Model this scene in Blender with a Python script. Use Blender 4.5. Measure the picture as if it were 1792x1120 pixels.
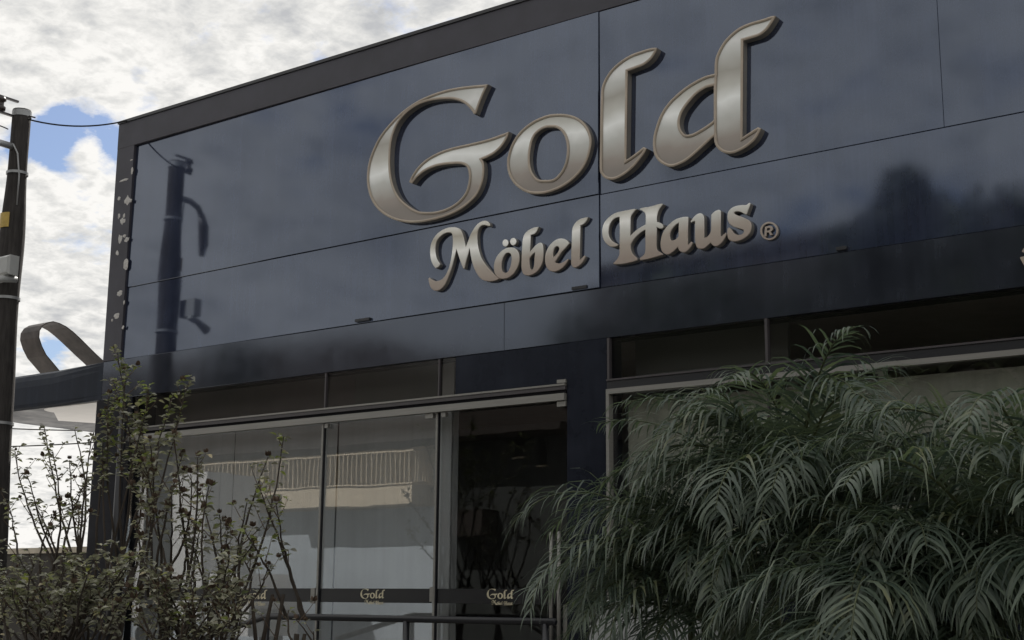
import bpy, math, random
import numpy as np
from mathutils import Vector, Matrix, noise
from mathutils.geometry import tessellate_polygon

# ------------------------------------------------------------------ scene, camera, light
for o in list(bpy.data.objects):
    bpy.data.objects.remove(o)
SC = bpy.context.scene
COL = SC.collection
EYE = 1.6                     # camera height over the street
WALL = 12.6                   # distance from the camera to the facade plane
FPX, PSI, TH, RO = 2400.0, 0.6340753, 0.2014663, 0.0082138


def cam_axes():
    f = np.array([-math.sin(PSI) * math.cos(TH), math.cos(PSI) * math.cos(TH), math.sin(TH)])
    r = np.array([math.cos(PSI), math.sin(PSI), 0.0])
    u = np.cross(r, f)
    return (math.cos(RO) * r + math.sin(RO) * u, -math.sin(RO) * r + math.cos(RO) * u, f)


CR, CU, CF = cam_axes()
cd = bpy.data.cameras.new('camera')
cam = bpy.data.objects.new('camera', cd)
COL.objects.link(cam)
cd.sensor_width = 36.0
cd.lens = FPX / 1792 * 36.0
cd.clip_start = 0.05
cd.clip_end = 3000
cam.matrix_world = Matrix(((CR[0], CU[0], -CF[0], 0), (CR[1], CU[1], -CF[1], 0), (CR[2], CU[2], -CF[2], EYE), (0, 0, 0, 1)))
SC.camera = cam

SUN_EL, SUN_AZ = math.radians(47), math.radians(-22)     # azimuth from +Y (behind the shop), negative to the left
w = bpy.data.worlds.new('World')
SC.world = w
w.use_nodes = True
wn, wl = w.node_tree.nodes, w.node_tree.links
wn.clear()


def N(nt, typ, **kw):
    n = nt.nodes.new(typ)
    for k, v in kw.items():
        if k.startswith('i_'):
            n.inputs[k[2:].replace('_', ' ')].default_value = v
        else:
            setattr(n, k, v)
    return n


def math_node(nt, op, a, b=None, c=None, clamp=False):
    n = nt.nodes.new('ShaderNodeMath')
    n.operation = op
    n.use_clamp = clamp
    for i, v in enumerate((a, b, c)):
        if v is None:
            continue
        if isinstance(v, (int, float)):
            n.inputs[i].default_value = v
        else:
            nt.links.new(v, n.inputs[i])
    return n.outputs[0]


def ramp(nt, fac, stops, interp='LINEAR'):
    r = nt.nodes.new('ShaderNodeValToRGB')
    r.color_ramp.interpolation = interp
    el = r.color_ramp.elements
    while len(el) < len(stops):
        el.new(0.5)
    for e, (p, c) in zip(el, stops):
        e.position = p
        e.color = (c[0], c[1], c[2], 1) if not isinstance(c, (int, float)) else (c, c, c, 1)
    nt.links.new(fac, r.inputs[0])
    return r.outputs[0]


nt = w.node_tree
tc = N(nt, 'ShaderNodeTexCoord')
sep = N(nt, 'ShaderNodeSeparateXYZ')
wl.new(tc.outputs['Generated'], sep.inputs[0])
zc = math_node(nt, 'MAXIMUM', sep.outputs[2], 0.0)
zd = math_node(nt, 'ADD', zc, 0.22)
cx = math_node(nt, 'DIVIDE', sep.outputs[0], zd)
cy = math_node(nt, 'DIVIDE', sep.outputs[1], zd)
comb = N(nt, 'ShaderNodeCombineXYZ')
wl.new(cx, comb.inputs[0])
wl.new(cy, comb.inputs[1])
nz = N(nt, 'ShaderNodeTexNoise', i_Scale=2.3, i_Detail=9.0, i_Roughness=0.6, i_Distortion=0.35)
mp = N(nt, 'ShaderNodeMapping')
mp.inputs['Location'].default_value = (3.1, 1.7, 0.4)
wl.new(comb.outputs[0], mp.inputs[0])
wl.new(mp.outputs[0], nz.inputs['Vector'])
nz2 = N(nt, 'ShaderNodeTexNoise', i_Scale=13.0, i_Detail=9.0, i_Roughness=0.62, i_Distortion=0.25)
nz4 = N(nt, 'ShaderNodeTexNoise', i_Scale=12.0, i_Detail=8.0, i_Roughness=0.6, i_Distortion=0.15)
wl.new(mp.outputs[0], nz4.inputs['Vector'])
wl.new(mp.outputs[0], nz2.inputs['Vector'])
nz3 = N(nt, 'ShaderNodeTexNoise', i_Scale=1.9, i_Detail=3.0, i_Roughness=0.5)
wl.new(mp.outputs[0], nz3.inputs['Vector'])


def ray(px, py):
    return CF + (px - 896) / FPX * CR - (py - 560) / FPX * CU


dens = math_node(nt, 'ADD', math_node(nt, 'MULTIPLY', nz.outputs[0], 0.70), math_node(nt, 'MULTIPLY', nz2.outputs[0], 0.42))
dens = math_node(nt, 'ADD', dens, 0.09)
# openings in the cloud deck: (direction, angular size, depth)
for (px, py, s, k) in [(108, 195, 0.014, 0.21), (165, 222, 0.016, 0.20), (70, 240, 0.015, 0.19), (205, 250, 0.009, 0.16), (20, 265, 0.012, 0.14), (70, 92, 0.010, 0.16), (130, 105, 0.008, 0.16), (12, 80, 0.010, 0.2),
                       (240, 120, 0.010, 0.12), (265, 175, 0.010, 0.12), (100, 280, 0.010, 0.15), (560, 105, 0.007, 0.14), (350, 55, 0.008, 0.08), (95, 605, 0.010, 0.22),
                       (120, 400, 0.030, 0.06), (110, 100, 0.035, -0.13), (40, 140, 0.02, -0.08), (75, 330, 0.018, -0.12), (150, 258, 0.010, -0.16), (60, 205, 0.006, -0.06)]:
    d = Vector(ray(px, py)).normalized()
    vd = N(nt, 'ShaderNodeVectorMath', operation='DOT_PRODUCT')
    nrm = N(nt, 'ShaderNodeVectorMath', operation='NORMALIZE')
    wl.new(tc.outputs['Generated'], nrm.inputs[0])
    wl.new(nrm.outputs[0], vd.inputs[0])
    vd.inputs[1].default_value = d
    e = math_node(nt, 'SUBTRACT', 1.0, vd.outputs['Value'])
    e = math_node(nt, 'MULTIPLY', e, -1.0 / (s * s))
    e = math_node(nt, 'EXPONENT', e)
    dens = math_node(nt, 'SUBTRACT', dens, math_node(nt, 'MULTIPLY', e, k))
cover = ramp(nt, dens, [(0.47, 0.0), (0.52, 0.6), (0.57, 1.0)])
shade = math_node(nt, 'ADD', math_node(nt, 'MULTIPLY', nz2.outputs[0], 0.45), math_node(nt, 'MULTIPLY', nz3.outputs[0], 0.40))
billow = math_node(nt, 'MULTIPLY', math_node(nt, 'ABSOLUTE', math_node(nt, 'SUBTRACT', nz4.outputs[0], 0.5)), 4.0, clamp=True)
shade = math_node(nt, 'ADD', math_node(nt, 'SUBTRACT', shade, 0.06), math_node(nt, 'MULTIPLY', billow, 0.30))
ccol = ramp(nt, shade, [(0.36, (5.8, 5.7, 5.5)), (0.45, (4.9, 4.85, 4.7)), (0.54, (4.1, 4.1, 4.05)), (0.66, (3.2, 3.25, 3.35))])
sky = N(nt, 'ShaderNodeTexSky', sky_type='NISHITA')
sky.sun_disc = False
sky.sun_elevation = SUN_EL
sky.sun_rotation = SUN_AZ
sky.air_density = 1.0
sky.dust_density = 1.0
sky.ozone_density = 2.0
mixc = N(nt, 'ShaderNodeMix', data_type='RGBA')
wl.new(cover, mixc.inputs['Factor'])
skm = N(nt, 'ShaderNodeVectorMath', operation='MULTIPLY')
wl.new(sky.outputs[0], skm.inputs[0])
skm.inputs[1].default_value = (0.56, 0.57, 0.62)
wl.new(skm.outputs[0], mixc.inputs[6])
wl.new(ccol, mixc.inputs[7])
bg = N(nt, 'ShaderNodeBackground', i_Strength=0.10)
wl.new(mixc.outputs[2], bg.inputs['Color'])
wo = N(nt, 'ShaderNodeOutputWorld')
wl.new(bg.outputs[0], wo.inputs[0])

sd = bpy.data.lights.new('sun', 'SUN')
sun = bpy.data.objects.new('sun', sd)
COL.objects.link(sun)
sd.energy = 5.0
sd.angle = math.radians(0.6)
sd.color = (1.0, 0.95, 0.88)
sdir = Vector((math.sin(SUN_AZ) * math.cos(SUN_EL), math.cos(SUN_AZ) * math.cos(SUN_EL), math.sin(SUN_EL)))
sun.rotation_euler = sdir.to_track_quat('Z', 'Y').to_euler()
sun.location = sdir * 60

SC.view_settings.view_transform = 'Standard'
SC.view_settings.look = 'None'
SC.view_settings.exposure = 0.75
SC.view_settings.gamma = 1.0
SC.view_settings.use_curve_mapping = False
SC.cycles.max_bounces = 8
SC.cycles.transparent_max_bounces = 16
SC.cycles.caustics_reflective = False
SC.cycles.caustics_refractive = False

# ------------------------------------------------------------------ helpers


def P(px, py, Y=WALL):
    """the point where the sight line through a photo pixel meets the vertical plane at depth Y"""
    d = ray(px, py)
    d = d * (Y / d[1])
    return Vector((d[0], d[1], d[2] + EYE))


def PZ(px, py, z):
    d = ray(px, py)
    d = d * ((z - EYE) / d[2])
    return Vector((d[0], d[1], z))


def R(px, py, Y):
    """the point across the street, at depth Y, that the facade mirrors at a photo pixel"""
    d = ray(px, py)
    d = d * ((2 * WALL - Y) / d[1])
    return Vector((d[0], Y, d[2] + EYE))


def mat(name, col, rough=0.6, spec=0.5, metal=0.0, ior=1.5, var=0.0, scale=4.0, bump=0.0, bscale=40.0, stretch=(1, 1, 1)):
    m = bpy.data.materials.new(name)
    m.use_nodes = True
    t = m.node_tree
    b = t.nodes['Principled BSDF']
    b.inputs['Base Color'].default_value = (*col, 1)
    b.inputs['Roughness'].default_value = rough
    b.inputs['Metallic'].default_value = metal
    b.inputs['IOR'].default_value = ior
    b.inputs['Specular IOR Level'].default_value = spec
    c = t.nodes.new('ShaderNodeTexCoord')
    mpn = t.nodes.new('ShaderNodeMapping')
    mpn.inputs['Scale'].default_value = stretch
    g = t.nodes.new('ShaderNodeNewGeometry')
    t.links.new(g.outputs['Position'], mpn.inputs[0])
    if var > 0:
        n = N(t, 'ShaderNodeTexNoise', i_Scale=scale, i_Detail=6.0, i_Roughness=0.62)
        t.links.new(mpn.outputs[0], n.inputs['Vector'])
        lo = tuple(max(0, x * (1 - var)) for x in col)
        hi = tuple(min(1, x * (1 + var)) for x in col)
        t.links.new(ramp(t, n.outputs[0], [(0.3, lo), (0.7, hi)]), b.inputs['Base Color'])
    if bump > 0:
        n = N(t, 'ShaderNodeTexNoise', i_Scale=bscale, i_Detail=4.0)
        t.links.new(mpn.outputs[0], n.inputs['Vector'])
        bn = N(t, 'ShaderNodeBump', i_Strength=bump, i_Distance=0.02)
        t.links.new(n.outputs[0], bn.inputs['Height'])
        t.links.new(bn.outputs[0], b.inputs['Normal'])
    return m


def part(name, verts, faces, m, parent=None, smooth=False, mi=None, props=None):
    """one mesh object from world-space vertices; its origin goes to the foot of its bounds"""
    vs = [Vector(v) for v in verts]
    lo = Vector([min(v[i] for v in vs) for i in range(3)])
    hi = Vector([max(v[i] for v in vs) for i in range(3)])
    org = Vector(((lo.x + hi.x) / 2, (lo.y + hi.y) / 2, lo.z))
    me = bpy.data.meshes.new(name)
    me.from_pydata([v - org for v in vs], [], faces)
    for k in (m if isinstance(m, (list, tuple)) else [m]):
        me.materials.append(k)
    if mi is not None:
        me.polygons.foreach_set('material_index', mi)
    if smooth:
        me.polygons.foreach_set('use_smooth', [True] * len(me.polygons))
    me.update()
    o = bpy.data.objects.new(name, me)
    COL.objects.link(o)
    if parent is not None:
        o.parent = parent
        o.location = org - wloc(parent)
    else:
        o.location = org
    if props:
        for k, v in props.items():
            o[k] = v
    return o


def wloc(o):
    l = o.location.copy()
    p = o.parent
    while p is not None:
        l += p.location
        p = p.parent
    return l


def thing(name, label, cat, loc, group=None):
    o = bpy.data.objects.new(name, None)
    o.empty_display_size = 0.2
    COL.objects.link(o)
    o.location = loc
    tag(o, label, cat, group)
    return o


def tag(o, label, cat, group=None):
    o['label'] = label
    o['category'] = cat
    if group:
        o['group'] = group


class MB:
    def __init__(s):
        s.v, s.f = [], []

    def add(s, vs, fs):
        n = len(s.v)
        s.v += [Vector(v) for v in vs]
        s.f += [tuple(i + n for i in f) for f in fs]
        return s

    def box(s, a, b):
        x0, y0, z0 = (min(a[i], b[i]) for i in range(3))
        x1, y1, z1 = (max(a[i], b[i]) for i in range(3))
        vs = [(x0, y0, z0), (x1, y0, z0), (x1, y1, z0), (x0, y1, z0), (x0, y0, z1), (x1, y0, z1), (x1, y1, z1), (x0, y1, z1)]
        return s.add(vs, [(0, 3, 2, 1), (4, 5, 6, 7), (0, 1, 5, 4), (1, 2, 6, 5), (2, 3, 7, 6), (3, 0, 4, 7)])

    def quadbox(s, c4, depth, bev=0.0):
        """slab: front face c4 (bl, br, tr, tl), going back along +Y"""
        f = [Vector(c) for c in c4]
        c = sum(f, Vector()) / 4
        vs = []
        if bev:
            g = [p + Vector(((bev if p.x < c.x else -bev), 0, (bev if p.z < c.z else -bev))) for p in f]
            mid = [p + Vector((0, bev, 0)) for p in f]
            bk = [p + Vector((0, depth, 0)) for p in f]
            vs = g + mid + bk
            fs = [(0, 1, 2, 3)]
            for k in range(4):
                j = (k + 1) % 4
                fs += [(k, 4 + k, 4 + j, j), (4 + k, 8 + k, 8 + j, 4 + j)]
            fs.append((11, 10, 9, 8))
        else:
            bk = [p + Vector((0, depth, 0)) for p in f]
            vs = f + bk
            fs = [(0, 1, 2, 3), (7, 6, 5, 4)]
            for k in range(4):
                j = (k + 1) % 4
                fs.append((k, 4 + k, 4 + j, j))
        return s.add(vs, fs)

    def tube(s, pts, rad, n=8, cap=True):
        pts = [Vector(p) for p in pts]
        rs = rad if isinstance(rad, (list, tuple)) else [rad] * len(pts)
        base = len(s.v)
        up = Vector((0, 0, 1))
        prev = None
        for i, p in enumerate(pts):
            t = (pts[min(i + 1, len(pts) - 1)] - pts[max(i - 1, 0)]).normalized()
            if prev is None:
                a = t.cross(up)
                if a.length < 1e-3:
                    a = t.cross(Vector((1, 0, 0)))
                a.normalize()
            else:
                a = (prev - t * prev.dot(t)).normalized()
            prev = a
            b = t.cross(a)
            for k in range(n):
                an = 2 * math.pi * k / n
                s.v.append(p + (a * math.cos(an) + b * math.sin(an)) * rs[i])
        for i in range(len(pts) - 1):
            for k in range(n):
                j = (k + 1) % n
                s.f.append((base + i * n + k, base + i * n + j, base + (i + 1) * n + j, base + (i + 1) * n + k))
        if cap:
            s.f.append(tuple(base + k for k in reversed(range(n))))
            s.f.append(tuple(base + (len(pts) - 1) * n + k for k in range(n)))
        return s

    def build(s, name, m, parent=None, smooth=False, props=None):
        return part(name, s.v, s.f, m, parent, smooth, props=props)


# ------------------------------------------------------------------ materials


def panel_mat(name, base, rough, ior, seed, wav=0.10, wscale=0.55):
    m = mat(name, base, rough, 0.5, 0.0, ior)
    t = m.node_tree
    b = t.nodes['Principled BSDF']
    g = t.nodes.new('ShaderNodeNewGeometry')
    mp_ = t.nodes.new('ShaderNodeMapping')
    mp_.inputs['Location'].default_value = (seed * 3.7, seed, seed * 1.9)
    t.links.new(g.outputs['Position'], mp_.inputs[0])
    n = N(t, 'ShaderNodeTexNoise', i_Scale=wscale, i_Detail=1.5)
    t.links.new(mp_.outputs[0], n.inputs['Vector'])
    bn = N(t, 'ShaderNodeBump', i_Strength=wav, i_Distance=0.06)
    t.links.new(n.outputs[0], bn.inputs['Height'])
    t.links.new(bn.outputs[0], b.inputs['Normal'])
    n2 = N(t, 'ShaderNodeTexNoise', i_Scale=2.2, i_Detail=7.0, i_Roughness=0.65)
    t.links.new(mp_.outputs[0], n2.inputs['Vector'])
    b.inputs['Specular Tint'].default_value = (0.72, 0.82, 1.0, 1)
    t.links.new(ramp(t, n2.outputs[0], [(0.35, rough * 0.8), (0.75, rough * 1.35)]), b.inputs['Roughness'])
    mp2 = t.nodes.new('ShaderNodeMapping')
    mp2.inputs['Scale'].default_value = (5.0, 5.0, 0.22)
    t.links.new(g.outputs['Position'], mp2.inputs[0])
    n3 = N(t, 'ShaderNodeTexNoise', i_Scale=1.6, i_Detail=6.0, i_Roughness=0.7)
    t.links.new(mp2.outputs[0], n3.inputs['Vector'])
    dirt = math_node(t, 'ADD', math_node(t, 'MULTIPLY', n2.outputs[0], 0.5), math_node(t, 'MULTIPLY', n3.outputs[0], 0.5))
    lo = tuple(x * 0.75 for x in base)
    hi = tuple(x * 1.5 + 0.003 for x in base)
    t.links.new(ramp(t, dirt, [(0.38, lo), (0.52, base), (0.72, hi)]), b.inputs['Base Color'])
    return m


def glass_mat(name, tint, ior=1.75, rough=0.0):
    m = bpy.data.materials.new(name)
    m.use_nodes = True
    t = m.node_tree
    t.nodes.clear()
    tr = N(t, 'ShaderNodeBsdfTransparent')
    tr.inputs[0].default_value = (*tint, 1)
    gl = N(t, 'ShaderNodeBsdfGlossy', i_Roughness=rough)
    g = t.nodes.new('ShaderNodeNewGeometry')
    dt = N(t, 'ShaderNodeVectorMath', operation='DOT_PRODUCT')
    t.links.new(g.outputs['Normal'], dt.inputs[0])
    t.links.new(g.outputs['Incoming'], dt.inputs[1])
    f0 = ((ior - 1) / (ior + 1)) ** 2
    one = math_node(t, 'SUBTRACT', 1.0, math_node(t, 'ABSOLUTE', dt.outputs['Value']), clamp=True)
    schl = math_node(t, 'MULTIPLY_ADD', math_node(t, 'POWER', one, 5.0), 1 - f0, f0)
    n = N(t, 'ShaderNodeTexNoise', i_Scale=0.8, i_Detail=2.0)
    t.links.new(g.outputs['Position'], n.inputs['Vector'])
    bn = N(t, 'ShaderNodeBump', i_Strength=0.03, i_Distance=0.05)
    t.links.new(n.outputs[0], bn.inputs['Height'])
    t.links.new(bn.outputs[0], gl.inputs['Normal'])
    mx = N(t, 'ShaderNodeMixShader')
    t.links.new(schl, mx.inputs[0])
    t.links.new(tr.outputs[0], mx.inputs[1])
    t.links.new(gl.outputs[0], mx.inputs[2])
    o = N(t, 'ShaderNodeOutputMaterial')
    t.links.new(mx.outputs[0], o.inputs[0])
    return m


def leaf_mat(name, c1, c2, trans, rough=0.4, scale=3.0):
    m = mat(name, c1, rough, 0.5)
    t = m.node_tree
    b = t.nodes['Principled BSDF']
    g = t.nodes.new('ShaderNodeNewGeometry')
    n = N(t, 'ShaderNodeTexNoise', i_Scale=scale, i_Detail=3.0)
    t.links.new(g.outputs['Position'], n.inputs['Vector'])
    mixv = math_node(t, 'ADD', math_node(t, 'MULTIPLY', n.outputs[0], 0.6), math_node(t, 'MULTIPLY', g.outputs['Random Per Island'], 0.4))
    cr = ramp(t, mixv, [(0.3, c1), (0.66, c2), (0.80, (c2[0] * 1.45, c2[1] * 1.15, c2[2] * 0.8))])
    t.links.new(cr, b.inputs['Base Color'])
    tl = N(t, 'ShaderNodeBsdfTranslucent')
    t.links.new(ramp(t, mixv, [(0.3, tuple(x * 1.3 for x in c1)), (0.75, (c2[0] * 1.6, c2[1] * 1.7, c2[2]))]), tl.inputs[0])
    mx = N(t, 'ShaderNodeMixShader')
    mx.inputs[0].default_value = trans
    t.links.new(b.outputs[0], mx.inputs[1])
    t.links.new(tl.outputs[0], mx.inputs[2])
    t.links.new(mx.outputs[0], t.nodes['Material Output'].inputs[0])
    return m


def face_mat(name, z0, z1, tilt, stops):
    """colour gradient by height on the flat letter faces, in bands along the wording"""
    m = mat(name, (0.4, 0.4, 0.38), 0.38, 0.5, 0.35)
    t = m.node_tree
    b = t.nodes['Principled BSDF']
    g = t.nodes.new('ShaderNodeNewGeometry')
    s = t.nodes.new('ShaderNodeSeparateXYZ')
    t.links.new(g.outputs['Position'], s.inputs[0])
    zz = math_node(t, 'ADD', s.outputs[2], math_node(t, 'MULTIPLY', s.outputs[0], tilt))
    n = N(t, 'ShaderNodeTexNoise', i_Scale=3.0, i_Detail=2.0)
    t.links.new(g.outputs['Position'], n.inputs['Vector'])
    v = math_node(t, 'DIVIDE', math_node(t, 'SUBTRACT', zz, z0), z1 - z0)
    v = math_node(t, 'ADD', v, math_node(t, 'MULTIPLY', math_node(t, 'SUBTRACT', n.outputs[0], 0.5), 0.12))
    t.links.new(ramp(t, v, stops), b.inputs['Base Color'])
    n2 = N(t, 'ShaderNodeTexNoise', i_Scale=60.0, i_Detail=3.0)
    t.links.new(g.outputs['Position'], n2.inputs['Vector'])
    t.links.new(ramp(t, n2.outputs[0], [(0.3, 0.32), (0.7, 0.5)]), b.inputs['Roughness'])
    return m


NAVY = (0.026, 0.033, 0.060)
M_panel = [panel_mat('navy_cladding_%d' % i, NAVY, 0.058, 2.03, i, 0.07) for i in range(3)]
M_fascia = panel_mat('fascia_cladding', (0.022, 0.025, 0.036), 0.10, 1.95, 7, 0.06)
M_border = mat('border_cladding', (0.042, 0.042, 0.056), 0.6, 0.5, var=0.2, scale=2.0)
M_pier = panel_mat('pier_cladding', (0.012, 0.014, 0.022), 0.3, 1.28, 9, 0.08)
M_cpier = mat('corner_pier_cladding', (0.014, 0.015, 0.020), 0.6, 0.12, var=0.3, scale=3)
M_back = mat('dark_backing', (0.006, 0.006, 0.008), 0.9, 0.2)
M_silver = mat('brushed_aluminium', (0.23, 0.226, 0.212), 0.42, 0.5, 0.25, var=0.1, scale=8, stretch=(0.2, 1, 6))
M_dkrail = mat('dark_anodised_rail', (0.055, 0.05, 0.055), 0.4, 0.5, var=0.15)
M_glass = glass_mat('shopfront_glass', (0.90, 0.905, 0.91), 1.8)
M_glassdoor = glass_mat('glass_door', (0.90, 0.905, 0.91), 1.5)
M_glassd = glass_mat('tinted_transom_glass', (0.80, 0.79, 0.78), 1.45, 0.12)
M_curt = mat('pale_roller_fabric', (0.37, 0.385, 0.385), 0.9, 0.2, var=0.07, scale=1.6, bump=0.25, bscale=30, stretch=(5, 1, 0.25))
M_curtg = mat('greenish_roller_fabric', (0.40, 0.41, 0.34), 0.9, 0.2, var=0.12, scale=1.6, bump=0.2, bscale=30, stretch=(5, 1, 0.25))
M_white = mat('white_soffit', (0.72, 0.71, 0.70), 0.5, 0.4, var=0.05, scale=2)
M_intceil = mat('interior_ceiling', (0.50, 0.45, 0.42), 0.8, 0.3, var=0.1)
M_intwall = mat('interior_wall', (0.40, 0.41, 0.43), 0.8, 0.3, var=0.1)
M_band = mat('black_vinyl_band', (0.008, 0.008, 0.010), 0.35, 0.4)
M_gold = mat('gold_vinyl_print', (0.55, 0.50, 0.36), 0.5, 0.4, var=0.25, scale=14)
M_side = mat('letter_return', (0.24, 0.23, 0.215), 0.5, 0.5, 0.2, var=0.15, scale=3)
M_rim = mat('letter_rim', (0.38, 0.325, 0.265), 0.45, 0.5, 0.2, var=0.12, scale=5)
M_pole = mat('weathered_pole', (0.040, 0.037, 0.036), 0.9, 0.25, var=0.4, scale=6, bump=0.5, bscale=18, stretch=(4, 4, 0.5))
M_galv = mat('galvanised_metal', (0.32, 0.33, 0.34), 0.5, 0.5, 0.4, var=0.15)
M_black = mat('black_painted_steel', (0.012, 0.013, 0.017), 0.35, 0.5)
M_dark = mat('dark_rubber', (0.012, 0.012, 0.012), 0.7, 0.3)
M_yellow = mat('faded_yellow_plate', (0.42, 0.30, 0.08), 0.6, 0.4, var=0.2, scale=10)
M_box = mat('grey_plastic', (0.34, 0.35, 0.35), 0.5, 0.4, var=0.08)
M_porc = mat('brown_porcelain', (0.03, 0.022, 0.02), 0.3, 0.5)
M_glue = mat('dry_adhesive', (0.50, 0.49, 0.48), 0.8, 0.3, var=0.25, scale=30, bump=0.5, bscale=60)
M_canopy = panel_mat('canopy_cladding', (0.014, 0.018, 0.028), 0.42, 1.22, 4, 0.05)
M_ribbon = mat('rusty_sheet_metal', (0.065, 0.055, 0.052), 0.55, 0.5, 0.3, var=0.55, scale=3.5, bump=0.1)
M_palm = leaf_mat('palm_leaf', (0.050, 0.077, 0.059), (0.135, 0.172, 0.128), 0.28, 0.40)
M_palms = mat('palm_stem', (0.07, 0.085, 0.04), 0.5, 0.4, var=0.3)
M_leaf = leaf_mat('shrub_leaf', (0.150, 0.150, 0.122), (0.36, 0.36, 0.285), 0.26, 0.28, 5.0)
M_leafy = leaf_mat('young_shrub_leaf', (0.10, 0.125, 0.045), (0.26, 0.30, 0.10), 0.42, 0.30, 5.0)
M_twig = mat('shrub_twig', (0.060, 0.050, 0.042), 0.85, 0.2, var=0.3)
M_bud = mat('dry_bud', (0.10, 0.070, 0.050), 0.8, 0.3, var=0.4, scale=20)
M_tree = leaf_mat('street_tree_leaf', (0.018, 0.026, 0.014), (0.035, 0.048, 0.022), 0.15, 0.6)
M_bark = mat('bark', (0.06, 0.05, 0.04), 0.9, 0.2, var=0.3, bump=0.4)
M_asph = mat('asphalt', (0.05, 0.05, 0.05), 0.9, 0.3, var=0.25, scale=1.5, bump=0.3, bscale=60)
M_pave = mat('concrete_paving', (0.34, 0.33, 0.31), 0.9, 0.3, var=0.15, scale=2, bump=0.2)
M_earth = mat('dry_ground', (0.15, 0.13, 0.10), 0.95, 0.2, var=0.25, scale=0.7)
M_cream = mat('cream_render', (0.66, 0.58, 0.45), 0.9, 0.2, var=0.08, scale=1.2)
M_bluew = mat('pale_blue_render', (0.44, 0.50, 0.56), 0.9, 0.2, var=0.08, scale=1.2)
M_greyw = mat('grey_render', (0.075, 0.082, 0.08), 0.9, 0.2, var=0.1, scale=1.2)
M_brown = mat('brown_timber', (0.05, 0.042, 0.038), 0.8, 0.3, var=0.2)
M_ledge = mat('weathered_beige_coping', (0.42, 0.38, 0.31), 0.9, 0.2, var=0.2, scale=4)
M_lowwall = mat('stained_dark_wall', (0.055, 0.052, 0.048), 0.9, 0.2, var=0.3, scale=3, bump=0.2)
M_paint = mat('white_vehicle_paint', (0.75, 0.76, 0.77), 0.25, 0.5)
M_lamp = mat('downlight_trim', (0.6, 0.6, 0.58), 0.5, 0.4)

# ------------------------------------------------------------------ ground
XL0 = P(209.8, 218).x - 0.2
M_bounce = mat('bounce_concrete', (0.46, 0.455, 0.45), 0.9, 0.3, var=0.12, scale=1.2, bump=0.2)


def struct(o):
    o['kind'] = 'structure'
    return o


struct(MB().add([(-400, -400, -0.10), (400, -400, -0.10), (400, 400, -0.10), (-400, 400, -0.10)], [(0, 1, 2, 3)]).build('ground', M_earth))
struct(MB().box((-90, -4.6, -0.09), (60, 6.8, 0.0)).build('road', M_asph))
struct(MB().box((-90, 6.95, -0.09), (60, 11.4, 0.14)).build('pavement', M_pave))
struct(MB().box((-90, 6.8, -0.09), (60, 6.95, 0.15)).build('kerb', M_ledge))
struct(MB().box((-60, 11.4, -0.09), (XL0, 45, 0.10)).build('bounce_slab', M_bounce))  # pale slab added to bounce sunlight up onto the canopy soffit
struct(MB().box((-90, -7.6, -0.09), (60, -4.75, 0.14)).build('pavement', M_pave))
struct(MB().box((-90, -4.75, -0.09), (60, -4.6, 0.15)).build('kerb', M_ledge))

# ------------------------------------------------------------------ the shop
XL = P(209.8, 218).x                 # left corner
XR = 3.0
ZT = P(400, 161).z                   # parapet top
ZS = P(660, 417).z                   # long seam
ZA = P(650, 563.7).z                 # bottom of the sign wall
ZB = P(800, 624).z                   # bottom of the fascia
ZK = P(700, 728.2).z                 # bottom of the head rail
FLOOR = 0.55
shop = thing('furniture_shop', 'dark navy clad furniture showroom with a glass shopfront under big gold lettering', 'shop', (XL, WALL + 0.1, 0))

# carcass
MB().box((XL + 0.03, WALL + 0.16, ZB), (XR, WALL + 0.30, ZT - 0.02)).build('wall', M_back, shop)
MB().box((XL + 0.03, WALL + 0.30, 0), (XL + 0.25, 24, ZT - 0.05)).build('wall', M_border, shop)
MB().box((XR - 0.2, WALL + 0.16, 0), (XR, 24, ZT - 0.05)).build('wall', M_border, shop)
MB().box((XL + 0.25, 19.0, 0), (XR - 0.2, 19.2, ZT - 0.05)).build('wall', M_intwall, shop)
MB().box((XL + 0.25, WALL + 0.30, ZT - 0.6), (XR - 0.2, 24, ZT - 0.5)).build('roof', M_border, shop)
MB().box((XL + 0.25, WALL + 0.06, 0.0), (XR - 0.2, 19.0, FLOOR)).build('floor', M_pave, shop)
ceil = MB().box((XL + 0.25, WALL + 0.31, ZB + 0.12), (XR - 0.2, 19.0, ZB + 0.2)).build('ceiling', M_intceil, shop)
for (px, py) in [(385, 709), (757, 672), (1185, 622), (1500, 590), (660, 690)]:
    c = PZ(px, py, ZB + 0.115)
    vs, fs = [], []
    for k in range(16):
        a = k / 16 * 2 * math.pi
        for r_, dz in ((0.10, 0), (0.085, -0.012), (0.06, 0.0)):
            vs.append(c + Vector((math.cos(a) * r_, math.sin(a) * r_, dz)))
    for k in range(16):
        j = (k + 1) % 16
        fs += [(k * 3, j * 3, j * 3 + 1, k * 3 + 1), (k * 3 + 1, j * 3 + 1, j * 3 + 2, k * 3 + 2)]
    fs.append(tuple(k * 3 + 2 for k in range(16)))
    part('downlight', vs, fs, M_lamp if px > 1000 else M_dark, ceil)

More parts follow.
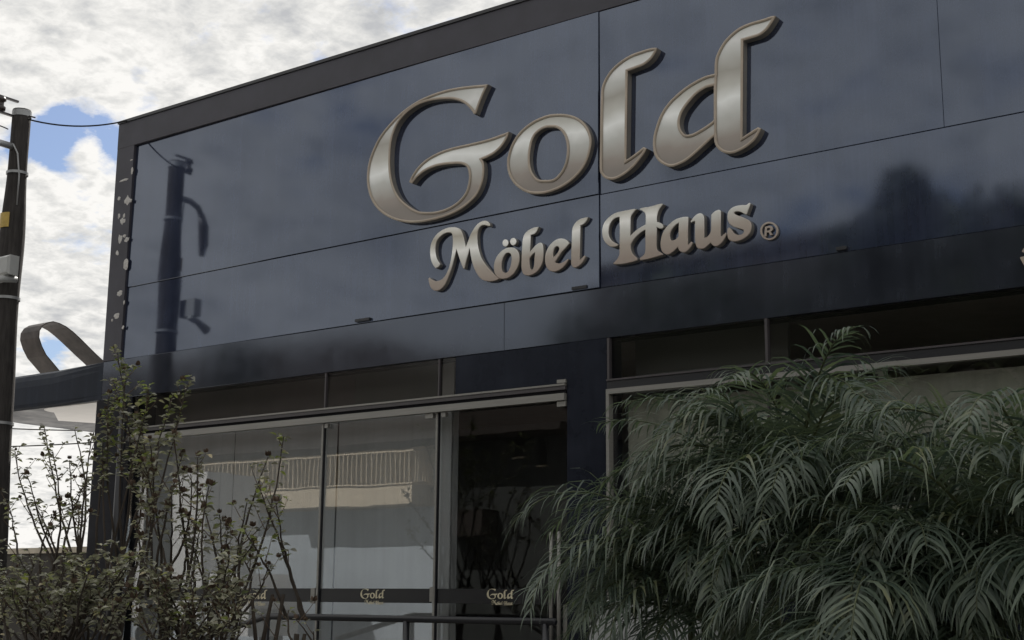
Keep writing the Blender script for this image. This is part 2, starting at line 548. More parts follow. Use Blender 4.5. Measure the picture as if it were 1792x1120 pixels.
# frame round the sign wall, a little proud
XFL = P(236, 256).x
ZFT = (P(235, 251).z + P(1000, 38.5).z) / 2
MB().quadbox([(XL, WALL - 0.014, ZA), (XFL, WALL - 0.014, ZA), (XFL, WALL - 0.014, ZFT + 0.002), (XL, WALL - 0.014, ZFT + 0.002)], 0.17, 0.003).build('border_strip', M_border, shop)
MB().quadbox([(XL, WALL - 0.017, ZFT), (XR, WALL - 0.017, ZFT), (XR, WALL - 0.017, ZT), (XL, WALL - 0.017, ZT)], 0.173, 0.003).build('border_strip', M_border, shop)
MB().box((XL - 0.012, WALL - 0.035, ZT + 0.001), (XR, WALL + 0.4, ZT + 0.045)).build('parapet_cap', M_black, shop)

# cladding panels: (x0, x1, z0, z1, tilt about the vertical, tilt about the horizontal)
GAP = 0.006
XS1 = (P(1052, 79).x + P(1047, 400).x) / 2
XS2 = P(1644.5, 90).x


def panel(x0, x1, z0, z1, m, tv=0.0, th=0.0, name='cladding_panel', y=WALL, dp=0.10):
    x0 += GAP / 2
    x1 -= GAP / 2
    z0 += GAP / 2
    z1 -= GAP / 2
    cx_, cz_ = (x0 + x1) / 2, (z0 + z1) / 2
    q = [(x, y + (x - cx_) * math.tan(tv) + (z - cz_) * math.tan(th), z) for x, z in ((x0, z0), (x1, z0), (x1, z1), (x0, z1))]
    return MB().quadbox(q, dp, 0.004).build(name, m, shop)


r = math.radians
panel(XFL, XS1, ZS, ZFT, M_panel[0], r(-0.34), r(0.42))
panel(XS1, XS2 + 0.002, ZS, ZFT, M_panel[1], r(0.03), r(0.0))
panel(XS2 - 0.002, XR, ZS, ZFT, M_panel[1], r(0.0), r(0.0))
panel(XFL, XS1, ZA, ZS, M_panel[1], r(-0.34), r(0.42))
panel(XS1, XR, ZA, ZS, M_panel[2], r(0.03), r(-0.25))
# fascia under the sign wall
XF1 = P(882, 570).x
panel(XL, XF1, ZB, ZA, M_fascia, 0, r(-0.35), 'fascia_panel')
panel(XF1, XR, ZB, ZA, M_fascia, 0, r(-0.30), 'fascia_panel')
# small tabs on the seam under the sign wall
for (a, b) in [((625, 563), (650, 559)), ((1004, 507), (1030, 502)), ((1466, 438), (1484, 435))]:
    p, q = P(*a), P(*b)
    MB().box((p.x, WALL - 0.045, p.z - 0.012), (q.x, WALL - 0.001, p.z + 0.022)).build('flashing_tab', M_black, shop)

# dried adhesive blots on the left border strip
rnd = random.Random(5)
blots = [(231, 299, 3, 8), (217, 315, 12, 3), (223, 350, 7, 11), (208, 348, 4, 5), (229, 351, 3, 5), (214, 387, 7, 8), (208, 378, 2.5, 7), (217, 378, 3, 6), (210, 418, 5, 11),
         (222, 419, 6, 6), (218, 413, 4, 4), (205, 443, 4, 6), (220, 463, 6, 14), (209, 513, 7, 7), (217, 529, 2, 5), (204, 553, 7, 7), (215, 573, 3, 5), (196, 560, 3, 4), (230, 280, 4, 2)]
for (px, py, rw, rh) in blots:
    c = P(px, py, WALL - 0.015)
    sx = (P(px + rw, py, WALL - 0.015).x - c.x) * 0.75
    sz = c.z - P(px, py + rh, WALL - 0.015).z
    sz *= 0.75
    vs, fs = [Vector((c.x, c.y - 0.005, c.z))], []
    rr = [rnd.uniform(0.65, 1.15) for _ in range(12)]
    for k in range(12):
        a = k / 12 * 2 * math.pi
        q = Vector((c.x + math.cos(a) * sx * rr[k], c.y, c.z + math.sin(a) * sz * rr[k]))
        vs += [Vector((q.x, q.y + 0.001, q.z)), Vector((c.x + (q.x - c.x) * 0.7, q.y - 0.004, c.z + (q.z - c.z) * 0.7))]
    for k in range(12):
        j = (k + 1) % 12
        fs += [(0, 2 + 2 * j, 2 + 2 * k), (2 + 2 * k, 2 + 2 * j, 1 + 2 * j, 1 + 2 * k)]
    part('adhesive_blot', vs, fs, M_glue, shop, True)

# piers, rails, panes
X0 = P(226, 771).x
XM1 = P(567.5, 731).x
XM2 = P(767, 723).x
XD = P(992, 700).x
XP = P(1064, 640).x
XM3 = P(1342, 600).x
XJ = P(386, 764).x
YG = WALL + 0.03
MB().box((XL - 0.10, WALL + 0.004, 0), (X0, WALL + 0.3, ZB - 0.002)).build('pier', M_cpier, shop)
MB().box((XD + 0.012, WALL - 0.012, 0), (XP - 0.01, WALL + 0.3, ZB - 0.002)).build('pier', M_pier, shop)


def pane(name, x0, x1, z0, z1, m, y=YG):
    return MB().box((x0, y, z0), (x1, y + 0.010, z1)).build(name, m, shop)


ZR1 = P(992, 688.5).z      # top of pale rail
ZR2 = P(992, 682).z        # bottom of upper rail
ZR3 = P(992, 671.5).z      # top of upper rail
ZRM = P(1100, 660).z
ZSILL_ = P(1500, 1028.5).z + 0.032
pn = []
pn.append(pane('window_pane', X0, XJ - 0.004, FLOOR, ZK - 0.006, M_glass))
pn.append(pane('window_pane', XJ + 0.004, XM1 - 0.025, FLOOR, ZK - 0.006, M_glass))
pn.append(pane('window_pane', XM1 + 0.02, XM2 - 0.02, FLOOR, ZK - 0.006, M_glass))
pn.append(pane('door_pane', XM2 + 0.02, XD, FLOOR, ZK - 0.006, M_glassdoor, YG + 0.02))
XTR = P(797, 660).x
MB().box((XTR, WALL + 0.002, ZR3 + 0.012), (XD + 0.010, WALL + 0.06, ZB - 0.004)).build('infill_panel', M_pier, shop)
for a, b in ((X0, XM1), (XM1 + 0.02, XM2), (XM2 + 0.012, XTR - 0.002)):
    pane('transom_pane', a, b, ZR3 + 0.012, ZB - 0.004, M_glassd)
pane('transom_pane', XP + 0.03, XM3, ZRM + 0.02, ZB - 0.004, M_glassd)
pane('transom_pane', XM3 + 0.02, XR - 0.2, ZRM + 0.02, ZB - 0.004, M_glassd)
pane('window_pane', XP + 0.05, XM3 - 0.01, ZSILL_, ZRM - 0.15, M_glass)
pane('window_pane', XM3 + 0.01, XR - 0.2, ZSILL_, ZRM - 0.15, M_glass)
# head rails
MB().box((X0 - 0.01, WALL - 0.055, ZK), (XD, WALL + 0.028, ZR1)).build('head_rail', M_silver, shop)
MB().box((X0 - 0.01, WALL - 0.02, ZR1 + 0.001), (XD - 0.002, WALL + 0.026, ZR2)).build('shadow_gap', M_back, shop)
MB().box((X0 - 0.01, WALL - 0.035, ZR2 + 0.001), (XD, WALL + 0.028, ZR3 - 0.022)).build('upper_rail', M_dkrail, shop)
MB().box((X0 - 0.01, WALL - 0.047, ZR3 - 0.021), (XD, WALL + 0.028, ZR3)).build('upper_rail', M_silver, shop)
# mullions
MB().box((XM1 - 0.030, WALL - 0.008, FLOOR), (XM1 - 0.002, WALL + 0.04, ZK - 0.001)).build('mullion', M_silver, shop)
MB().box((XM1, WALL + 0.0, FLOOR), (XM1 + 0.010, WALL + 0.035, ZK - 0.001)).build('mullion', M_black, shop)
MB().box((XM2 - 0.030, WALL - 0.008, FLOOR), (XM2 - 0.002, WALL + 0.04, ZK - 0.001)).build('mullion', M_silver, shop)
MB().box((XM2, WALL + 0.0, FLOOR), (XM2 + 0.010, WALL + 0.035, ZK - 0.001)).build('mullion', M_black, shop)
MB().box((XM1 - 0.014, WALL + 0.0, ZR3 + 0.001), (XM1 + 0.008, WALL + 0.04, ZB - 0.003)).build('mullion', M_dkrail, shop)
MB().box((XM2 - 0.014, WALL + 0.0, ZR3 + 0.001), (XM2 + 0.006, WALL + 0.04, ZB - 0.003)).build('mullion', M_dkrail, shop)
MB().box((XM3 - 0.012, WALL - 0.02, ZRM + 0.001), (XM3 + 0.018, WALL + 0.05, ZB - 0.003)).build('mullion', M_dkrail, shop)
ZSILL = P(1500, 1028.5).z
MB().box((XP + 0.04, WALL - 0.02, 0.0), (XR - 0.2, WALL + 0.05, ZSILL)).build('sill_wall', M_pier, shop)
MB().box((XP + 0.04, WALL - 0.06, ZSILL + 0.001), (XR - 0.2, WALL + 0.05, ZSILL + 0.03)).build('window_sill', M_dkrail, shop)
# patch fittings
for (a, b) in [((747, 724.5), (760, 732)), ((775, 722.5), (782, 730)), ((977, 703), (992, 711)), ((977, 665.5), (992, 670)), ((571, 742), (576, 749))]:
    p, q = P(*a), P(*b)
    MB().box((p.x, WALL - 0.03, q.z), (q.x, WALL + 0.02, p.z)).build('patch_fitting', M_silver, shop)
for (a, b) in [((753, 1027), (758.5, 1053)), ((545, 1029), (551, 1056))]:
    p, q = P(*a), P(*b)
    MB().box((p.x, WALL - 0.012, q.z), (q.x, WALL + 0.02, p.z)).build('lock_plate', M_silver, shop)
# right-hand window frame
ZF0 = (P(1066, 683).z + P(1280, 660).z) / 2
ZF1 = ZF0 - 0.055
MB().box((XP, WALL - 0.05, ZF1), (XR - 0.2, WALL + 0.04, ZF0)).build('window_frame', M_silver, shop)
MB().box((XP, WALL - 0.049, FLOOR), (XP + 0.038, WALL + 0.039, ZF1 - 0.001)).build('window_frame', M_silver, shop)
MB().box((XP + 0.002, WALL - 0.03, ZF0 + 0.001), (XR - 0.2, WALL + 0.04, ZF0 + 0.09)).build('upper_rail', M_black, shop)
MB().box((XP + 0.002, WALL - 0.045, ZF0 + 0.091), (XR - 0.2, WALL + 0.04, ZF0 + 0.11)).build('upper_rail', M_dkrail, shop)
MB().box((XP, WALL - 0.02, ZF0 + 0.112), (XP + 0.028, WALL + 0.04, ZB - 0.003)).build('mullion', M_dkrail, shop)
MB().box((XM3 - 0.006, WALL - 0.02, ZSILL_), (XM3 + 0.006, WALL + 0.035, ZF1 - 0.001)).build('mullion', M_dkrail, shop)
# door pull: two long bars
for px in (964.5, 978):
    a, b = P(px, 930, WALL - 0.06), P(px, 1180, WALL - 0.06)
    h = MB().tube([(a.x, WALL - 0.06, a.z), (a.x, WALL - 0.06, b.z)], 0.021, 12)
    h.tube([(a.x, WALL - 0.06, a.z - 0.1), (a.x, WALL + 0.05, a.z - 0.1)], 0.012, 8)
    h.tube([(a.x, WALL - 0.06, b.z + 0.1), (a.x, WALL + 0.05, b.z + 0.1)], 0.012, 8)
    h.build('door_pull', M_silver, shop, True)
p = P(990, 1058)
MB().box((p.x - 0.02, WALL - 0.02, FLOOR), (p.x + 0.03, WALL - 0.013, p.z)).build('jamb_plate', M_silver, shop)

# vinyl bands on the glass
ZB0, ZB1 = P(600, 1054).z, P(600, 1029.8).z
band_x = [(X0, XJ - 0.005), (XJ + 0.005, XM1 - 0.06), (XM1 + 0.02, XM2 - 0.07), (XM2 + 0.02, XD)]
for (a, b) in band_x:
    MB().box((a, WALL + 0.022, ZB0), (b, WALL + 0.028, ZB1)).build('vinyl_band', M_band, shop)

# inside: panels added to brighten the transoms, blinds and a partition end
M_bulk = mat('taupe_added_backing', (0.175, 0.168, 0.170), 0.9, 0.2, var=0.12, scale=1.5)
M_addbackg = mat('grey_green_added_backing', (0.16, 0.172, 0.168), 0.9, 0.2, var=0.1, scale=1.5)
MB().box((X0, WALL + 0.45, ZK + 0.05), (XM1 + 0.1, WALL + 0.5, ZB + 0.11)).build('added_backing', M_bulk, shop)
MB().box((XM1 + 0.102, WALL + 0.45, ZK + 0.05), (P(772, 700, WALL + 0.45).x, WALL + 0.5, ZB + 0.11)).build('added_backing', M_addbackg, shop)
MB().box((XP + 0.05, WALL + 0.5, ZRM - 0.1), (XM3, WALL + 0.55, ZB + 0.11)).build('added_backing', M_addbackg, shop)
MB().box((P(773, 730, WALL + 0.32).x, WALL + 0.32, FLOOR), (P(794, 730, WALL + 0.32).x, WALL + 0.42, ZB + 0.11)).build('partition', M_curt, shop)
bl = [(X0 + 0.02, XJ, 'pale fabric blind behind the leftmost shop window'), (XJ + 0.02, XM1, 'pale fabric blind behind the window left of the first mullion'),
      (XM1 + 0.02, XM2, 'pale fabric blind behind the window beside the glass door')]
for a, b, lab in bl:
    nx = 24
    vs, fs = [], []
    for k in range(nx + 1):
        x = a + (b - a) * k / nx
        y = WALL + 0.26 + 0.006 * math.sin(k * 1.3 + a)
        vs += [(x, y, FLOOR), (x, y, ZR3 + 0.02)]
    for k in range(nx):
        fs.append((2 * k, 2 * k + 2, 2 * k + 3, 2 * k + 1))
    o = part('window_blind', vs, fs, M_curt, None, True)
    tag(o, lab, 'blind', 'pale blinds behind the shop windows')
for a, b, lab in [(XP + 0.12, XM3 - 0.03, 'dim green grey blind behind the window right of the dark pier'), (XM3 + 0.03, XR - 0.3, 'dim green grey blind behind the far right window')]:
    o = MB().box((a, WALL + 0.22, FLOOR), (b, WALL + 0.23, ZF1 - 0.06)).build('window_blind', M_curtg)
    tag(o, lab, 'blind', 'dim blinds behind the right windows')

# ------------------------------------------------------------------ lettering


def smooth_outline(pts, step=8):
    """pts: (x, y) or (x, y, 1) for a corner; closed; Catmull-Rom between corners"""
    n = len(pts)
    cor = [len(p) > 2 for p in pts]
    q = [Vector((p[0], p[1])) for p in pts]
    out = []
    for i in range(n):
        p1, p2 = q[i], q[(i + 1) % n]
        p0 = p1 * 2 - p2 if cor[i] else q[i - 1]
        p3 = p2 * 2 - p1 if cor[(i + 1) % n] else q[(i + 2) % n]
        if cor[i] and not cor[(i + 1) % n]:
            p0 = p1 - (p2 - p1) * 0.3
        L = (p2 - p1).length
        k = max(2, min(10, int(L / step)))
        if cor[i] and cor[(i + 1) % n]:
            k = 1
        for s in range(k):
            t = s / k
            out.append(0.5 * ((2 * p1) + (p2 - p0) * t + (2 * p0 - 5 * p1 + 4 * p2 - p3) * t * t + (3 * p1 - p0 - 3 * p2 + p3) * t ** 3))
    return out


def ell(cx_, cy_, rx, ry, n=24, rot=0.0):
    o = []
    for k in range(n):
        a = 2 * math.pi * k / n
        x, y = rx * math.cos(a), ry * math.sin(a)
        o.append((cx_ + x * math.cos(rot) - y * math.sin(rot), cy_ + x * math.sin(rot) + y * math.cos(rot)))
    return o


GL = {
 'G': (630, 130, 4.0, [[(898, 72, 1), (800, 80), (700, 92), (600, 112), (500, 145), (400, 192), (300, 262), (210, 350), (140, 440), (90, 540), (60, 640), (52, 740), (65, 830), (100, 910), (160, 975), (240, 1018), (330, 1038), (420, 1038), (520, 1020), (620, 990), (710, 945), (780, 890), (830, 830), (862, 750), (872, 670), (868, 620), (856, 598, 1), (900, 580), (950, 550), (1000, 500), (1035, 440), (1044, 403, 1), (1000, 420), (900, 455), (780, 485), (660, 512), (560, 545), (470, 595), (410, 650), (365, 715), (347, 758, 1), (368, 765, 1), (410, 715), (470, 672), (550, 642), (640, 630), (710, 630), (750, 650), (765, 700), (762, 760), (740, 830), (690, 890), (620, 935), (540, 960), (460, 965), (400, 955), (340, 920), (280, 865), (240, 790), (218, 700), (213, 600), (218, 500), (235, 420), (270, 340), (330, 270), (410, 215), (500, 185), (600, 175), (680, 182), (740, 210), (780, 250), (800, 280, 1), (815, 276, 1), (840, 205), (870, 132)]]),
 'o': (870, 180, 5.895, [[(640, 115), (720, 120), (800, 140), (870, 180), (930, 245), (965, 320), (978, 400), (965, 490), (935, 590), (880, 690), (800, 780), (700, 855), (600, 905), (500, 935), (400, 942), (320, 930), (240, 890), (170, 825), (125, 740), (107, 650), (115, 550), (150, 440), (200, 350), (270, 270), (360, 200), (460, 150), (550, 122)],
        [(560, 255), (620, 262), (670, 300), (705, 360), (722, 440), (722, 530), (705, 620), (670, 700), (610, 770), (560, 793), (500, 797), (430, 790), (380, 740), (350, 670), (340, 590), (345, 500), (365, 400), (400, 330), (460, 280), (510, 260)]]),
 'l': (1030, 70, 4.307, [[(520, 62, 1), (480, 62), (400, 85), (320, 115), (240, 165), (175, 225), (125, 300), (100, 370), (95, 450), (92, 600), (90, 800), (88, 970), (100, 1015), (130, 1045), (175, 1055), (220, 1045), (280, 1010), (340, 960), (390, 900), (425, 850), (440, 818, 1), (418, 808, 1), (350, 862), (287, 906, 1), (297, 238, 1), (350, 218), (420, 190), (475, 145), (508, 95)]]),
 'd': (1130, 15, 3.796, [[(866, 52, 1), (840, 52), (780, 72), (700, 95), (630, 125), (570, 170), (520, 225), (485, 285), (465, 340), (460, 400), (460, 435, 1), (400, 450), (320, 490), (240, 545), (160, 620), (105, 700), (70, 790), (52, 870), (55, 950), (80, 1005), (125, 1040), (175, 1052), (230, 1035), (290, 1000), (370, 930), (440, 865), (458, 850, 1), (460, 890), (480, 930), (520, 958), (570, 965), (620, 950), (680, 915), (730, 870), (762, 815), (768, 797, 1), (748, 790, 1), (700, 820), (645, 856, 1), (650, 215, 1), (700, 200), (760, 180), (810, 140), (848, 85)],
        [(455, 515, 1), (400, 530), (340, 570), (285, 630), (245, 690), (228, 750), (235, 800), (260, 835), (290, 838), (330, 825), (390, 790), (440, 755), (455, 740, 1)]]),
}
SL = {
 'M': (740, 370, 7.465, [[(165, 742, 1), (130, 700), (100, 620), (90, 520), (105, 420), (150, 330), (220, 260), (310, 215), (390, 203), (450, 212), (490, 240), (515, 290), (535, 360), (557, 465, 1), (590, 380), (620, 300), (665, 220), (720, 155), (790, 120), (845, 130), (872, 162), (875, 190, 1), (850, 192, 1), (810, 178), (765, 185), (735, 215), (715, 265), (708, 340), (715, 440), (735, 530), (770, 620), (830, 710), (900, 790), (960, 850), (1000, 880, 1), (930, 908), (850, 912), (780, 895), (720, 840), (670, 750), (640, 660), (620, 570), (607, 475, 1), (585, 570), (560, 650), (540, 745, 1), (525, 748, 1), (490, 660), (460, 570), (435, 490, 1), (420, 560), (400, 640), (370, 750), (330, 860), (290, 950), (240, 1010), (190, 1035), (140, 1030), (100, 995), (80, 940), (68, 880, 1), (82, 862, 1), (110, 885), (150, 905), (200, 905), (250, 880), (290, 835), (330, 750), (360, 640), (378, 530), (388, 420), (385, 330), (372, 284), (350, 275), (310, 278), (260, 300), (210, 345), (175, 400), (160, 480), (165, 560), (185, 630), (215, 675), (222, 692), (200, 725)]]),
 'oe': (860, 370, 8.616, [[(280, 540), (340, 550), (385, 585), (412, 640), (418, 720), (405, 800), (370, 880), (320, 950), (250, 1000), (170, 1018), (110, 1005), (60, 960), (35, 890), (35, 800), (60, 710), (105, 640), (160, 585), (220, 552)],
        [(250, 622), (285, 640), (300, 690), (295, 770), (275, 850), (240, 910), (205, 925), (170, 910), (150, 860), (150, 790), (165, 720), (190, 665), (215, 635)]]),
 'dot1': (860, 370, 8.616, [ell(207, 475, 45, 56)]),
 'dot2': (860, 370, 8.616, [ell(325, 455, 47, 58)]),
 'b': (860, 370, 8.616, [[(710, 232, 1), (650, 238), (590, 260), (530, 300), (490, 350), (468, 420), (460, 520), (452, 640), (448, 780), (450, 860), (470, 930), (510, 962), (560, 968), (620, 950), (680, 910), (730, 850), (765, 770), (778, 680), (778, 560), (770, 500), (745, 470), (710, 475), (660, 510), (620, 555), (578, 605, 1), (588, 355, 1), (640, 340), (680, 300)],
        [(655, 618, 1), (645, 700), (640, 790), (625, 860), (605, 878), (585, 860), (572, 800), (570, 720), (585, 690), (615, 650)]]),
 'e': (860, 370, 8.616, [[(1172, 480, 1), (1140, 440), (1100, 415), (1050, 405), (990, 415), (920, 460), (860, 530), (820, 610), (803, 700), (810, 790), (840, 860), (890, 900), (950, 908), (1020, 885), (1080, 840), (1130, 780), (1162, 722, 1), (1148, 712, 1), (1100, 750), (1040, 778), (990, 780), (955, 765, 1), (1000, 700), (1060, 610), (1120, 545)],
        [(930, 690, 1), (925, 630), (940, 570), (965, 535), (990, 525), (1012, 540), (1018, 570), (1000, 610), (970, 650)]]),
 'l2': (860, 370, 8.616, [[(1458, 85, 1), (1400, 92), (1330, 115), (1270, 160), (1230, 220), (1212, 290), (1208, 400), (1202, 560), (1198, 700), (1198, 790), (1220, 835), (1260, 848), (1310, 825), (1370, 770), (1410, 700), (1415, 675, 1), (1395, 665, 1), (1360, 700), (1328, 728, 1), (1337, 212, 1), (1380, 195), (1425, 150)]]),
 'H': (1040, 340, 8.0, [[(592, 205, 1), (540, 205), (450, 222), (360, 240), (280, 265), (200, 320), (140, 390), (110, 470), (108, 560), (130, 640), (175, 700), (230, 735), (290, 735), (325, 722), (333, 705, 1), (300, 685), (250, 655), (210, 600), (195, 530), (205, 450), (235, 385), (280, 340), (325, 322), (350, 320, 1), (352, 560, 1), (348, 840, 1), (320, 900), (280, 945), (258, 965, 1), (275, 982, 1), (400, 975), (520, 950), (598, 925, 1), (600, 895, 1), (570, 870), (540, 840), (515, 790), (505, 730), (515, 690), (560, 620), (620, 560), (670, 520), (710, 500, 1), (712, 700, 1), (710, 780), (700, 830), (670, 865), (632, 890, 1), (640, 925, 1), (760, 905), (880, 870), (962, 850, 1), (950, 830), (910, 805), (880, 780), (868, 730), (868, 600, 1), (872, 460, 1), (900, 475), (940, 482), (962, 465), (960, 435), (940, 410), (905, 392), (872, 385, 1), (872, 320), (885, 260), (910, 205), (940, 165), (960, 140, 1), (945, 128, 1), (900, 135), (780, 170), (680, 185), (628, 200, 1), (632, 215, 1), (670, 230), (700, 255), (715, 300), (715, 420, 1), (660, 450), (590, 495), (540, 540), (500, 578, 1), (502, 400, 1), (505, 330), (520, 290), (555, 245)]]),
 'a': (1150, 340, 8.145, [[(440, 322, 1), (400, 318), (330, 330), (250, 360), (180, 415), (110, 490), (65, 580), (45, 680), (50, 770), (80, 830), (130, 858), (180, 850), (230, 815), (295, 755, 1), (310, 800), (350, 825), (400, 825), (450, 785), (490, 730), (505, 690, 1), (480, 672, 1), (455, 700), (435, 720, 1), (435, 500, 1)],
        [(305, 408, 1), (260, 440), (215, 490), (185, 550), (180, 610), (195, 650), (220, 658), (260, 640), (300, 600, 1)]]),
 'u': (1150, 340, 8.145, [[(472, 385, 1), (510, 330), (560, 285), (610, 268), (645, 285), (665, 330), (668, 420), (668, 520, 1), (668, 615, 1), (700, 610), (740, 570), (762, 520), (765, 480, 1), (768, 290, 1), (800, 255), (850, 225), (885, 220), (905, 240, 1), (900, 560, 1), (908, 600), (940, 572), (975, 545, 1), (985, 570), (960, 630), (910, 700), (850, 740), (800, 735), (760, 695, 1), (720, 730), (670, 770), (620, 780), (570, 765), (545, 710), (535, 620), (535, 500, 1), (535, 385, 1), (510, 390), (485, 405)]]),
 's': (1150, 340, 8.145, [[(1318, 120, 1), (1300, 125), (1270, 148), (1200, 152), (1120, 165), (1050, 200), (1010, 250), (998, 320), (1010, 390), (1050, 440), (1120, 475), (1190, 495), (1225, 510), (1230, 540), (1200, 570), (1140, 575), (1090, 550), (1060, 505), (1025, 470, 1), (998, 490, 1), (995, 560), (1010, 630), (1060, 670), (1130, 670), (1220, 640), (1300, 580), (1335, 510), (1340, 430), (1315, 380), (1260, 345), (1190, 315), (1120, 290), (1095, 270), (1110, 250), (1160, 245), (1210, 260), (1250, 285), (1275, 285, 1), (1290, 240), (1310, 190), (1328, 135, 1)]]),
}
RL = {
 'ring': (1150, 340, 8.145, [ell(1595, 522, 130, 131, 32), ell(1595, 522, 101, 104, 32)]),
 'R': (1150, 340, 8.145, [[(1535, 462, 1), (1590, 450), (1630, 456), (1650, 485), (1640, 515), (1615, 532, 1), (1645, 578, 1), (1612, 585, 1), (1585, 542, 1), (1560, 547, 1), (1556, 598, 1), (1525, 605, 1)],
       [(1567, 483, 1), (1595, 479), (1612, 490), (1600, 510), (1564, 517, 1)]]),
}


def to_plane(entry, Y, step=8):
    ox, oy, s, loops = entry
    out = []
    for L in loops:
        L = smooth_outline(L, step * s / 4)
        out.append([P(ox + v[0] / s, oy + v[1] / s, Y) for v in L])
    return out


def area(L):
    return 0.5 * sum(L[i].x * L[(i + 1) % len(L)].z - L[(i + 1) % len(L)].x * L[i].z for i in range(len(L)))


def inset(L, d):
    """offset a loop to its own left side by d (mitres limited)"""
    n = len(L)
    out = []
    for i in range(n):
        a = (L[i] - L[i - 1])
        b = (L[(i + 1) % n] - L[i])
        na = Vector((-a.z, 0, a.x)).normalized() if a.length > 1e-9 else Vector((0, 0, 0))
        nb = Vector((-b.z, 0, b.x)).normalized() if b.length > 1e-9 else na
        m_ = (na + nb)
        if m_.length < 0.35:
            m_ = na
        m_ = m_.normalized()
        k = min(1.6, 1 / max(0.5, m_.dot(na)))
        out.append(L[i] + m_ * d * k)
    return out


def letter(name, entry, depth, parent, mats, cham=0.0, y_back=WALL, kind='front', props=None, step=8):
    yf = y_back - depth
    loops = to_plane(entry, yf, step)
    loops = [L if (area(L) > 0) == (k == 0) else L[::-1] for k, L in enumerate(loops)]
    if cham:
        front = [[v + Vector((0, 0, 0)) for v in inset(L, cham)] for L in loops]
    else:
        front = loops
    vs, fs, mi = [], [], []
    flat = [v for L in front for v in L]
    tris = tessellate_polygon(front)
    vs += flat
    for t in tris:
        a, b, c = (flat[i] for i in t)
        nrm = (b - a).cross(c - a)
        fs.append(tuple(t) if nrm.y < 0 else tuple(reversed(t)))
        mi.append(0)
    for L, F in zip(loops, front):
        n = len(L)
        if cham:
            b0 = len(vs)
            vs += F
            b1 = len(vs)
            vs += [v + Vector((0, cham, 0)) for v in L]
            for k in range(n):
                j = (k + 1) % n
                fs.append((b0 + k, b1 + k, b1 + j, b0 + j))
                mi.append(0)
        b1 = len(vs)
        vs += [v + Vector((0, cham, 0)) for v in L]
        b2 = len(vs)
        vs += [Vector((v.x, y_back, v.z)) for v in L]
        for k in range(n):
            j = (k + 1) % n
            fs.append((b1 + k, b2 + k, b2 + j, b1 + j))
            mi.append(1)
    o = part(name, vs, fs, mats, parent, mi=mi, props=props)
    return o, loops


def rim(loops, yf, wid, parent, extra=None):
    """raised trim round a letter's face: a flat moulding that follows the outline"""
    mb = MB()
    for L in loops:
        n = len(L)
        I = inset(L, wid)
        I2 = inset(L, wid * 0.5)
        base = len(mb.v)
        for k in range(n):
            o_, c_, i_ = L[k], I2[k], I[k]
            mb.v += [Vector((o_.x, yf + 0.012, o_.z)), Vector((o_.x, yf - 0.010, o_.z)), Vector((c_.x, yf - 0.016, c_.z)), Vector((i_.x, yf - 0.010, i_.z)), Vector((i_.x, yf + 0.012, i_.z))]
        for k in range(n):
            j = (k + 1) % n
            for q in range(4):
                mb.f.append((base + k * 5 + q, base + k * 5 + q + 1, base + j * 5 + q + 1, base + j * 5 + q))
    if extra:
        mb.tube(extra, 0.014, 6)
    return mb.build('rim', M_rim, parent)


zg0, zg1 = P(690, 395).z, P(1340, 30).z
# face colour ramped by height, pale bands between tan ones
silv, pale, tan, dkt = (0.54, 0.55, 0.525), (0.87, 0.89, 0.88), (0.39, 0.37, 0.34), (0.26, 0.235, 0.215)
M_face = face_mat('banded_face_large', P(780, 388).z, P(840, 150).z, 0.02,
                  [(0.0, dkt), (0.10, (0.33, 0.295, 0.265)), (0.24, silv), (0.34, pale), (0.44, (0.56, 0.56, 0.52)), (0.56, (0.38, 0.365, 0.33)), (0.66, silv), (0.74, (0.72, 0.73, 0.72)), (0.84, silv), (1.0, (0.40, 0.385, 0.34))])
M_face2 = face_mat('banded_face_small', P(780, 505).z, P(810, 388).z, 0.0,
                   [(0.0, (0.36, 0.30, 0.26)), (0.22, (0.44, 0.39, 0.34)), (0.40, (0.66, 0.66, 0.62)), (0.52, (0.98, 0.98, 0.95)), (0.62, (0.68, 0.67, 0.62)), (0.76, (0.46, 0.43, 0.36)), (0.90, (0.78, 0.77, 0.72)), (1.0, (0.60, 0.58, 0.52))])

c0 = P(980, 250)
sign1 = thing('shop_sign', 'large raised silver word Gold with tan edges on the navy upper wall', 'sign', (c0.x, WALL, c0.z))
GD = 0.085
for k, e in GL.items():
    o, loops = letter('letter', e, GD, sign1, [M_face, M_side])
    ex = None
    if k == 'd':
        ex = [P(1130 + x / 3.796, 15 + y / 3.796, WALL - GD - 0.004) for x, y in ((466, 440), (463, 560), (463, 720), (462, 860))]
    rim(loops, WALL - GD, 0.030, o, ex)
c0 = P(1035, 430)
sign2 = thing('shop_sign', 'small raised silver words Möbel Haus below the big word', 'sign', (c0.x, WALL, c0.z))
for k, e in SL.items():
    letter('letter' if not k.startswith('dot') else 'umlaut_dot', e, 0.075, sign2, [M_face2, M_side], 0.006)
c0 = P(1346, 404)
sign3 = thing('trademark_symbol', 'small ringed letter R after the last word of the shop name', 'sign', (c0.x, WALL, c0.z))
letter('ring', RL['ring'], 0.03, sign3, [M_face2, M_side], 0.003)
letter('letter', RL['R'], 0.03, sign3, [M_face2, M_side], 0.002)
# next sign cut by the right edge of the picture
c0 = P(1790, 450)
sign4 = thing('sign_letter', 'tan edged piece of another raised sign at the far right of the wall', 'sign', (c0.x, WALL, c0.z))
letter('letter', (0, 0, 1.0, [[(1785.5, 452), (1790, 449), (1800, 447), (1815, 455), (1818, 470), (1805, 476), (1795, 468)]]), 0.06, sign4, [M_rim, M_side], step=2)
letter('accent', (0, 0, 1.0, [[(1789, 441), (1792, 434), (1800, 430), (1808, 434), (1802, 441)]]), 0.06, sign4, [M_face2, M_side], step=2)

